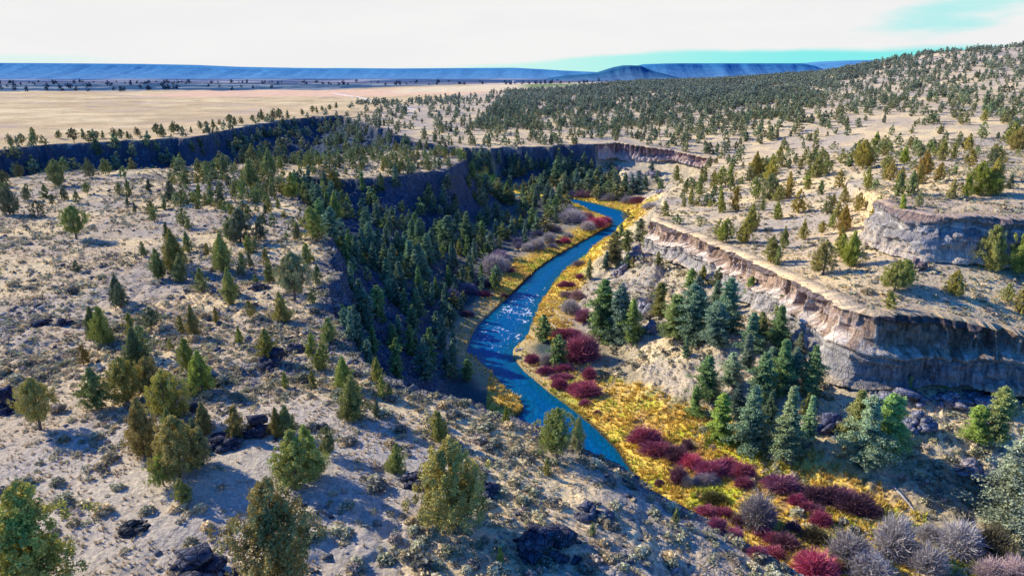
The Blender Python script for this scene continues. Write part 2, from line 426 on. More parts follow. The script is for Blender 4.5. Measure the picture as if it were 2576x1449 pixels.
def build_ground():
    na, nr = 1150, 1020
    ang = np.radians(np.linspace(-52, 52, na))
    rad = np.exp(np.linspace(math.log(30), math.log(2600), nr))
    A, R = np.meshgrid(ang, rad)
    X = (np.sin(A) * R).ravel(); Y = (np.cos(A) * R).ravel()
    Z, info = terrain(X, Y)
    c, rock, tuft, field = ground_colours(X, Y, Z, info)
    # behind the farthest fields the land drops away
    Z = Z - sstep(1900, 2600, Y) * 70
    i = np.arange(na - 1)[None] + np.arange(nr - 1)[:, None] * na
    F = np.stack([i, i + 1, i + na + 1, i + na], -1).reshape(-1, 4)
    me = np_mesh('ground', np.stack([X, Y, Z], -1), F, np.concatenate([c, np.ones((len(c), 1))], 1), smooth=True)
    at = me.color_attributes.new('Zone', 'FLOAT_COLOR', 'POINT')
    at.data.foreach_set('color', np.stack([rock, tuft, field, np.ones_like(rock)], -1).astype(np.float32).ravel())
    global M_GROUND
    M_GROUND = mat_ground()
    return link('ground', me, M_GROUND, kind='structure')

def skyline_interp(pts, u): 
    p = np.array(pts, float); return np.interp(u, p[:, 0], p[:, 1])

def mat_mesa():
    g = NT('forested_mesa')
    pos = g.n('ShaderNodeNewGeometry').outputs['Position']
    col = g.n('ShaderNodeAttribute', attribute_name='Col').outputs['Color']
    mp = g.n('ShaderNodeMapping', inputs={'Vector': pos, 'Scale': (1, 1, 4)}).outputs[0]
    n = g.noise(mp, .016, 9, .8)
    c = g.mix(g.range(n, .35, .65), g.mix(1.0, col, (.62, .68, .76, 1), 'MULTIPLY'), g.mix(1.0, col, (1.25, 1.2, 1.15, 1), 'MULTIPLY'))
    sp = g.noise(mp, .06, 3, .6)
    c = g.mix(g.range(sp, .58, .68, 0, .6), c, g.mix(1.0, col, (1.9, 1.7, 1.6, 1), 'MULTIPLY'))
    p = g.n('ShaderNodeBsdfDiffuse', inputs={'Color': c}); g.l(p.outputs[0], g.out.inputs[0])
    return g.m

def build_mesas():
    """valley beyond the plain and the long table mountains, blue distance haze put into their colours; heights from the sky line"""
    mat = mat_mesa()
    def ridge(name, R, sky, base, u0, u1, col, depthf=.25, capf=.12, nz=3):
        nu = 420
        u = np.linspace(u0, u1, nu)
        top_v = skyline_interp(sky, u)
        a = (u - CX) / FPX
        rows = []
        bz = CAMZ + R * (math.tan(-PITCH + math.atan((CY - base) / FPX)))
        prof = [(0, 0), (.10, .10), (.25, .22), (.4, .36), (.55, .52), (.7, .72), (.80, .86), (.86, .98), (.9, 1.0), (1.2, 1.0), (1.7, 1.0), (2.0, 1.0)]
        V = []; C = []
        for k, (d, h) in enumerate(prof):
            y = R * (1 + depthf * d)
            y9 = R * (1 + depthf * .9)
            ztop = CAMZ + y9 * np.tan(-PITCH + np.arctan((CY - top_v) / FPX))
            x = a * y9 * CP * 1.02 + 0 * u
            gul = fbm(u / 26, np.full(nu, k * .2), 4, 600 + int(R)) * (1 if 0 < k < 6 else 0)
            z = bz + (ztop - bz) * h + gul * (ztop - bz) * .06
            yy = y + gul * R * depthf * .12 * (k < 9) + R * .01 * fbm(u / 60, u * 0 + 3, 3, 650)
            V.append(np.stack([x, yy, z], -1))
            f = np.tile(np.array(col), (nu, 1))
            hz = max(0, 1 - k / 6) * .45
            f = f * (1 - hz) + np.array([.30, .42, .52]) * hz  # paler haze painted into the lower slopes
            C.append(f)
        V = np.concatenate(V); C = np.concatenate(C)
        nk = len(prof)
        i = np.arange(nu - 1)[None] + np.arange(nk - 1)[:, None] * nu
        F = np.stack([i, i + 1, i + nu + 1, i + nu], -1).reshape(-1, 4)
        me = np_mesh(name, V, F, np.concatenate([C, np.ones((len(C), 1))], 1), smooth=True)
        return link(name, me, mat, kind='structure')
    # valley floor sheet
    x = np.linspace(-9000, 9000, 181); y = np.linspace(2550, 14000, 90)
    X, Y = np.meshgrid(x, y); X = X.ravel(); Y = Y.ravel()
    Z = -68 - (Y - 2550) * .003 + 3 * fbm(X / 600, Y / 600, 3, 700)
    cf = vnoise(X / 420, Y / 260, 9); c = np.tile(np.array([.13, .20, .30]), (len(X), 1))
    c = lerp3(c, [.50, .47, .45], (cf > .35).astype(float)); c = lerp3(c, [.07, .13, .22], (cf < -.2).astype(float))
    i = np.arange(180)[None] + np.arange(89)[:, None] * 181
    F = np.stack([i, i + 1, i + 182, i + 181], -1).reshape(-1, 4)
    link('valley_floor', np_mesh('valley_floor', np.stack([X, Y, Z], -1), F, np.concatenate([c, np.ones((len(c), 1))], 1), True), mat, kind='structure')
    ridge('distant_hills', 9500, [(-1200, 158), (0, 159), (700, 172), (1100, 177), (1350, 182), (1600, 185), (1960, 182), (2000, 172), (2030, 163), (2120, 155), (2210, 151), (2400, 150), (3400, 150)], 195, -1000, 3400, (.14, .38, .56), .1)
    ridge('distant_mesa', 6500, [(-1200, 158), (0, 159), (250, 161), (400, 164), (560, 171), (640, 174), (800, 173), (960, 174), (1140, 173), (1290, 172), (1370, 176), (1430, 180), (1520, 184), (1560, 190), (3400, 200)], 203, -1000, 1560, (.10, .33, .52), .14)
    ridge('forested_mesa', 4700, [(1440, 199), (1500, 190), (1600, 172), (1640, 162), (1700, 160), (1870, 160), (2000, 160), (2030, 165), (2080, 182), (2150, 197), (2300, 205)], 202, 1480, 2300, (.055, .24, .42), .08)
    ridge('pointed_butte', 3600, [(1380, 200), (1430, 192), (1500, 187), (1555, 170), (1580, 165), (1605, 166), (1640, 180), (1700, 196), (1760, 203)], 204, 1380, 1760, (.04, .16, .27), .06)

def build_river():
    # fine grid clipped to the channel
    x0, y0 = river_poly.min(0) - 3; x1, y1 = river_poly.max(0) + 3
    x = np.arange(x0, min(x1, 75), 1.0); y = np.arange(max(y0, 45), y1, 1.0)
    X, Y = np.meshgrid(x, y); nx, ny = len(x), len(y)
    d = seg_dist(X, Y, river_poly, closed=True); ins = inside(X, Y, river_poly)
    ok = (ins | (d < 2.2)).reshape(ny, nx)
    q = ok[:-1, :-1] & ok[1:, :-1] & ok[:-1, 1:] & ok[1:, 1:]
    i = np.arange(nx - 1)[None] + np.arange(ny - 1)[:, None] * nx
    F = np.stack([i, i + 1, i + nx + 1, i + nx], -1)[q]
    used, inv = np.unique(F, return_inverse=True)
    X = X.ravel()[used]; Y = Y.ravel()[used]
    F = inv.reshape(-1, 4)
    u, v, _ = project(X, Y, np.full(len(X), ZW))
    foam = sstep(700, 770, v) * sstep(905, 865, v) + .42 * sstep(540, 560, v) * sstep(760, 700, v)
    dd = np.where(ins, d, -d)[used]
    foam = foam * sstep(.2, 1.5, dd)
    me = np_mesh('river', np.stack([X, Y, np.full(len(X), ZW)], -1), F, np.stack([foam, sstep(0, 5, dd), foam * 0, foam * 0 + 1], -1))
    g = NT('river_water')
    pos = g.n('ShaderNodeNewGeometry').outputs['Position']
    at = g.n('ShaderNodeSeparateColor', inputs={0: g.n('ShaderNodeAttribute', attribute_name='Col').outputs['Color']})
    mp = g.n('ShaderNodeMapping', inputs={'Vector': pos, 'Rotation': (0, 0, .3), 'Scale': (1.0, .55, 1)}).outputs[0]
    r1 = g.noise(mp, 1.5, 5, .6, .6); r2 = g.noise(mp, .3, 3, .5)
    f1 = g.noise(mp, .8, 4, .65, 1.2)
    f2 = g.noise(mp, .23, 2, .5)
    th = g.math("SUBTRACT", .815, g.math('MULTIPLY', at.outputs[0], .23))
    fm = g.math('ADD', f1, g.math('MULTIPLY', g.math('SUBTRACT', f2, .5), .35))
    mask = g.math('MULTIPLY', g.math('SUBTRACT', fm, th), 16, True)
    base = g.mix(at.outputs[1], (.002, .10, .15, 1), (.0005, .10, .27, 1))
    base = g.mix(g.range(r1, .45, .7), base, (.001, .17, .36, 1))
    c = g.mix(mask, base, (.8, .85, .86, 1))
    bp = g.n('ShaderNodeBump', inputs={'Strength': .5, 'Distance': .30, 'Height': g.math('ADD', r1, r2)})
    df = g.n('ShaderNodeBsdfDiffuse', inputs={'Color': c, 'Normal': bp.outputs[0]})
    gl = g.n('ShaderNodeBsdfGlossy', inputs={'Color': (.5, .85, 1, 1), 'Roughness': .14, 'Normal': bp.outputs[0]})
    p = g.n('ShaderNodeMixShader', inputs={0: .045}); g.l(df.outputs[0], p.inputs[1]); g.l(gl.outputs[0], p.inputs[2])
    g.l(p.outputs[0], g.out.inputs[0])
    link('river', me, g.m, kind='structure')

def build_world_camera():
    w = bpy.data.worlds.new('World'); scene.world = w; w.use_nodes = True
    t = w.node_tree; t.nodes.clear()
    N = t.nodes.new; L = t.links.new
    az = math.atan2(-.90, .43)   # sun stands to the left and a little ahead
    el = math.radians(30.3)
    sky = N('ShaderNodeTexSky'); sky.sky_type = 'NISHITA'; sky.sun_disc = False
    sky.sun_elevation = el; sky.sun_rotation = az; sky.altitude = 900; sky.air_density = 1.0; sky.dust_density = .3; sky.ozone_density = 3
    tint = N('ShaderNodeMix'); tint.data_type = 'RGBA'; tint.blend_type = 'MULTIPLY'; tint.inputs[0].default_value = 1
    L(sky.outputs[0], tint.inputs[6]); tint.inputs[7].default_value = (.14, .62, 1.55, 1)
    bg = N('ShaderNodeBackground'); bg.inputs[1].default_value = .15
    L(tint.outputs[2], bg.inputs[0])
    tc = N('ShaderNodeTexCoord'); sep = N('ShaderNodeSeparateXYZ'); L(tc.outputs['Generated'], sep.inputs[0])
    def M(op, a, b=0., clamp=False):
        m = N('ShaderNodeMath'); m.operation = op; m.use_clamp = clamp
        for k, v in ((0, a), (1, b)):
            if hasattr(v, 'is_output'): L(v, m.inputs[k])
            else: m.inputs[k].default_value = v
        return m.outputs[0]
    def MR(x, a, b, c=0., d=1.):
        m = N('ShaderNodeMapRange'); m.interpolation_type = 'SMOOTHSTEP'; L(x, m.inputs[0])
        for k, v in ((1, a), (2, b), (3, c), (4, d)): 
            if hasattr(v, 'is_output'): L(v, m.inputs[k])
            else: m.inputs[k].default_value = v
        return m.outputs[0]
    mp = N('ShaderNodeMapping'); mp.inputs['Scale'].default_value = (3.0, 3.0, 16.0); L(tc.outputs['Generated'], mp.inputs[0])
    no = N('ShaderNodeTexNoise'); no.inputs['Scale'].default_value = 1.6; no.inputs['Detail'].default_value = 6; no.inputs['Roughness'].default_value = .55
    L(mp.outputs[0], no.inputs['Vector'])
    x, y, z = sep.outputs
    n = M('SUBTRACT', no.outputs[0], .5)
    ratio = M('DIVIDE', x, M('MAXIMUM', y, .05))
    # low gap of clear turquoise under the cloud deck, widest to the right
    top = MR(ratio, -.20, .28, -.006, .0185)
    low = MR(M('ADD', M('SUBTRACT', z, top), M('MULTIPLY', n, .020)), .0045, -.0045)
    # second small gap at the upper right
    gx = M('SUBTRACT', ratio, .63); gz = M('SUBTRACT', M('SUBTRACT', z, .062), M('MULTIPLY', gx, .12))
    e = M('ADD', M('POWER', M('DIVIDE', gx, .13), 2), M('POWER', M('DIVIDE', gz, .020), 2))
    gap = MR(M('ADD', e, M('MULTIPLY', n, 7)), 1.6, -.6)
    far = MR(ratio, -.69, -.71); gl = M('MULTIPLY', MR(ratio, -.50, -.66), MR(z, .014, .008))
    clear = M('MAXIMUM', M('MAXIMUM', low, M('MULTIPLY', gap, .65)), M('MULTIPLY', gl, .5))
    # the deck covers the sky ahead up to about twenty-odd degrees
    deck = M('MULTIPLY', MR(M('ADD', z, M('MULTIPLY', n, .25)), .36, .24), MR(y, .05, .4))
    cl = N('ShaderNodeBackground'); 
    clc = N('ShaderNodeMix'); clc.data_type = 'RGBA'; clc.inputs[6].default_value = (.88, .88, .88, 1); clc.inputs[7].default_value = (.90, .90, .895, 1)
    L(MR(no.outputs[0], .4, .6), clc.inputs[0]); L(clc.outputs[2], cl.inputs[0]); cl.inputs[1].default_value = 1.0
    tq = N('ShaderNodeBackground'); tqc = N('ShaderNodeMix'); tqc.data_type = 'RGBA'
    tqc.inputs[6].default_value = (.62, .93, .86, 1); tqc.inputs[7].default_value = (.25, .86, .85, 1)
    L(MR(ratio, -.1, .45), tqc.inputs[0]); L(tqc.outputs[2], tq.inputs[0]); tq.inputs[1].default_value = 1.0
    m1 = N('ShaderNodeMixShader'); L(clear, m1.inputs[0]); L(cl.outputs[0], m1.inputs[1]); L(tq.outputs[0], m1.inputs[2])
    m2 = N('ShaderNodeMixShader'); L(deck, m2.inputs[0]); L(bg.outputs[0], m2.inputs[1]); L(m1.outputs[0], m2.inputs[2])
    o = N('ShaderNodeOutputWorld'); L(m2.outputs[0], o.inputs[0])
    sd = bpy.data.lights.new('sun', 'SUN'); sd.energy = 5; sd.angle = math.radians(.5); sd.color = (1, .945, .82)
    so = bpy.data.objects.new('sun', sd); COL.objects.link(so)
    d = Vector((math.sin(az) * math.cos(el), math.cos(az) * math.cos(el), math.sin(el)))
    so.rotation_euler = d.to_track_quat('Z', 'Y').to_euler(); so.location = d * 200
    cam = bpy.data.cameras.new('camera'); co = bpy.data.objects.new('camera', cam); COL.objects.link(co)
    co.location = (0, 0, CAMZ); co.rotation_euler = (math.pi / 2 - PITCH, 0, 0)
    cam.sensor_width = 36; cam.lens = 36 * FPX / 2576; cam.clip_end = 60000; cam.clip_start = .5
    scene.camera = co
    scene.view_settings.view_transform = 'Standard'; scene.view_settings.look = 'None'; scene.view_settings.exposure = 0
    scene.cycles.max_bounces = 4; scene.cycles.diffuse_bounces = 2; scene.cycles.transparent_max_bounces = 4
    scene.cycles.use_denoising = True

build_world_camera()
build_ground()
build_river()
build_mesas()
# ------------------------------------------------------------------ foliage templates (height 1 unless noted)
def tri_cloud(C, S, n, leaf, rg, shade, flat=0.0):
    """n triangles round every clump centre C with half sizes S; returns V, F, per-vertex shade"""
    m = len(C) * n
    c = np.repeat(C, n, 0); s = np.repeat(S, n, 0); sh = np.repeat(shade, n)
    d = rg.normal(size=(m, 3)); d /= np.linalg.norm(d, axis=1)[:, None]
    r = rg.random(m) ** .45
    p = c + d * s * r[:, None]
    a = rg.normal(size=(m, 3)); a[:, 2] *= (1 - flat); a /= np.linalg.norm(a, axis=1)[:, None]
    b = np.cross(a, rg.normal(size=(m, 3))); b /= np.linalg.norm(b, axis=1)[:, None]
    L = leaf * (.6 + .8 * rg.random(m))[:, None]
    V = np.stack([p - a * L * .5 - b * L * .3, p + a * L * .7, p - a * L * .2 + b * L * .55], 1).reshape(-1, 3)
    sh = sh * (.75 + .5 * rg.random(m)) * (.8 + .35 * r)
    return V, np.arange(m * 3).reshape(-1, 3), np.repeat(sh, 3)

def tube(pts, rad, sides=6):
    pts = np.array(pts, float); n = len(pts); V = []
    for k in range(n):
        d = pts[min(k + 1, n - 1)] - pts[max(k - 1, 0)]; d /= np.linalg.norm(d) + 1e-9
        a = np.cross(d, [0.3, 1, .1]); a /= np.linalg.norm(a); b = np.cross(d, a)
        th = np.arange(sides) / sides * 2 * math.pi
        V.append(pts[k] + rad[k] * (np.cos(th)[:, None] * a + np.sin(th)[:, None] * b))
    V = np.concatenate(V)
    i = np.arange(sides); F = []
    for k in range(n - 1):
        F.append(np.stack([i + k * sides, (i + 1) % sides + k * sides, (i + 1) % sides + (k + 1) * sides, i + (k + 1) * sides], 1))
    return V, np.concatenate(F)

def join(parts):
    V = []; F = []; o = 0
    for v, f in parts:
        V.append(v); F.append(f + o); o += len(v)
    return np.concatenate(V), np.concatenate(F)

def juniper(seed, kind='cone', lod=0):
    rg = np.random.default_rng(seed)
    nc, nl, leaf = {0: (330, 80, .0175), 1: (150, 18, .043), 2: (46, 8, .085), 3: (18, 5, .17)}[lod]
    t0, R, pk = {'cone': (.03, .29, .24), 'round': (.08, .38, .42), 'slender': (.02, .20, .25), 'open': (.06, .33, .30), 'trunk': (.22, .36, .42), 'bushy': (.14, .42, .40), 'ball': (0, .62, .35)}[kind]
    heads = [(0, 0, 1.0, R)]
    if kind in ('cone', 'open', 'round', 'bushy'):
        for k in range(rg.integers(2, 5)):
            a = rg.random() * 6.28; heads.append((math.cos(a) * R * .5, math.sin(a) * R * .5, rg.uniform(.62, .92), R * .62))
    C = []; S = []; Sh = []
    per = [int(nc * h[3] / sum(q[3] for q in heads)) + 1 for h in heads]
    for (hx, hy, hh, hr), k in zip(heads, per):
        t = rg.random(k) ** (.85 if kind != 'bushy' else .7)
        up = np.where(t < pk, np.sqrt(np.clip((t + .02) / pk, 0, 1)), np.clip(1 - ((t - pk) / (1 - pk)) ** (1.25 if kind in ('cone', 'slender') else 1.8), 0, 1))
        th = rg.random(k) * 6.283
        lob = 1 + .30 * np.sin(3 * th + seed) * np.sin(t * 9 + seed * 2) + .14 * np.sin(7 * th - t * 17 + seed) + .18 * rg.normal(size=k)
        fr = rg.random(k) ** .42
        r = hr * np.maximum(up, .04) * fr * lob
        z = t0 + (hh - t0 - .02) * t
        C.append(np.stack([hx * (1 - t * .5) + r * np.cos(th), hy * (1 - t * .5) + r * np.sin(th), z + .03 * fr], 1))
        sz = (.062 if lod < 2 else .07) * (1.15 - .5 * t) * rg.uniform(.7, 1.3, k)
        S.append(np.stack([sz * .8, sz * .8, sz * (1.35 if kind != 'open' else .8)], 1))
        Sh.append((.55 + .55 * fr) * (.8 + .4 * rg.random(k)) * (.82 + .25 * t))  # inner and lower clumps darker, crown shade put into vertex colour
    C = np.concatenate(C); S = np.concatenate(S); Sh = np.concatenate(Sh)
    V, F, sh = tri_cloud(C, S, nl, leaf, rg, Sh)
    tw = .022 if kind != 'trunk' else .026
    tilt = rg.uniform(-.03, .03, 2)
    parts = [tube([(0, 0, -.06), (tilt[0] * .3, 0, t0 * .7 + .04), (tilt[0], tilt[1], .5), (tilt[0] * 1.2, tilt[1], .9)], [tw * 1.25, tw, tw * .6, tw * .12], 7 if lod == 0 else 4)]
    if lod < 2:
        for k in range(9 if lod == 0 else 4):
            a = rg.random() * 6.28; z = rg.uniform(max(t0, .08), .6); rr = R * .8 * (1 - z * .6)
            parts.append(tube([(tilt[0] * z, 0, z), (math.cos(a) * rr * .5, math.sin(a) * rr * .5, z + .04), (math.cos(a) * rr, math.sin(a) * rr, z + .13)], [tw * .4, tw * .28, tw * .08], 4))
    return (V, F, sh), join(parts)

def pine(seed, kind='fir', lod=0):
    rg = np.random.default_rng(1000 + seed)
    nwh, nb, nl, leaf = {0: (34, 9, 40, .017), 1: (20, 7, 13, .038), 2: (13, 4, 7, .06), 3: (8, 3, 4, .11)}[lod]
    R, t0, pw = {'fir': (.21, .04, .75), 'ponderosa': (.24, .08, .5), 'spire': (.13, .05, .85), 'wide': (.30, .05, .7)}[kind]
    C = []; S = []; Sh = []; limbs = []
    for w in range(nwh):
        t = (w + rg.uniform(0, .6)) / nwh
        z = t0 + (.985 - t0) * t
        rr = R * (1 - t) ** pw * min(1, .55 + t * 3) * rg.uniform(.55, 1.2) * (1 + .25 * math.sin(w * .9 + seed))
        for b in range(nb):
            a = rg.random() * 6.283; L = rr * rg.uniform(.5, 1.15) * (1 + .3 * math.sin(a * 2 + t * 7 + seed)) + .012
            nn = 2 if L < R * .45 else 3
            for q in range(nn):
                f = (q + 1) / nn
                dr = -.18 * L * f + (.10 * L * f if kind != 'fir' else 0)
                C.append((math.cos(a) * L * f, math.sin(a) * L * f, z + dr + rg.normal() * .004))
                s = .020 + .20 * L * (1.1 - .3 * f)
                S.append((s, s, s * .62)); Sh.append((.5 + .6 * f) * rg.uniform(.75, 1.2) * (.8 + .3 * t))  # needles near the trunk darker, crown shade painted into vertex colour
            if lod == 0 and b < 3:
                limbs.append(tube([(0, 0, z), (math.cos(a) * L * .9, math.sin(a) * L * .9, z - .12 * L)], [.005 * (1.2 - t), .001], 3))
    V, F, sh = tri_cloud(np.array(C), np.array(S), nl, leaf, rg, np.array(Sh), .5)
    tk = tube([(0, 0, -.05), (0, 0, .1), (0, 0, .5), (0, 0, .96)], [.019, .015, .009, .001], 7 if lod == 0 else 4)
    return (V, F, sh), join([tk] + limbs)

def crown_mesh(name, VFs):
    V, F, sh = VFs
    return np_mesh(name, V, F, np.stack([sh, sh, sh, np.ones_like(sh)], 1))

def mat_leaf(name, base, trans=.12, rand=.14, hue=.007):
    g = NT(name)
    at = g.n('ShaderNodeAttribute', attribute_name='Col').outputs['Color']
    oi = g.n('ShaderNodeObjectInfo')
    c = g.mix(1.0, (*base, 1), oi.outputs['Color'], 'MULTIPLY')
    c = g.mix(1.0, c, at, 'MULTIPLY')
    hs = g.n('ShaderNodeHueSaturation', inputs={'Hue': g.range(oi.outputs['Random'], 0, 1, .5 - hue, .5 + hue), 'Saturation': 1.0, 'Value': g.range(oi.outputs['Random'], 0, 1, 1 - rand, 1 + rand), 'Color': c})
    d = g.n('ShaderNodeBsdfDiffuse', inputs={'Color': hs.outputs[0]})
    if trans > 0:
        tr = g.n('ShaderNodeBsdfTranslucent', inputs={'Color': hs.outputs[0]})
        mx = g.n('ShaderNodeMixShader', inputs={0: trans}); g.l(d.outputs[0], mx.inputs[1]); g.l(tr.outputs[0], mx.inputs[2]); g.l(mx.outputs[0], g.out.inputs[0])
    else: g.l(d.outputs[0], g.out.inputs[0])
    return g.m

def mat_plain(name, stops, scale=6., bump=.3, dist=.05, rough=.9):
    g = NT(name)
    pos = g.n('ShaderNodeTexCoord').outputs['Object']
    nz = g.noise(pos, scale, 5, .65)
    c = g.ramp(nz, stops)
    b = g.n('ShaderNodeBump', inputs={'Strength': bump, 'Distance': dist, 'Height': nz})
    p = g.n('ShaderNodeBsdfPrincipled', inputs={'Base Color': c, 'Roughness': rough, 'Normal': b.outputs[0]})
    g.l(p.outputs[0], g.out.inputs[0]); return g.m

M_JUN = mat_leaf('juniper_foliage', (.46, .43, .14))
M_PINE = mat_leaf('conifer_needles', (.34, .41, .19))
M_BARK = mat_plain('juniper_bark', [(.3, (.07, .055, .045)), (.7, (.24, .19, .15))], 14)
M_RED = mat_leaf('red_osier_twigs', (.66, .20, .26), .1, .2, .01)
M_GREY = mat_leaf('bare_willow_twigs', (.66, .58, .52), .1, .12, .01)
M_STUFF = mat_leaf('scrub', (1, 1, 1), .15, 0, 0)

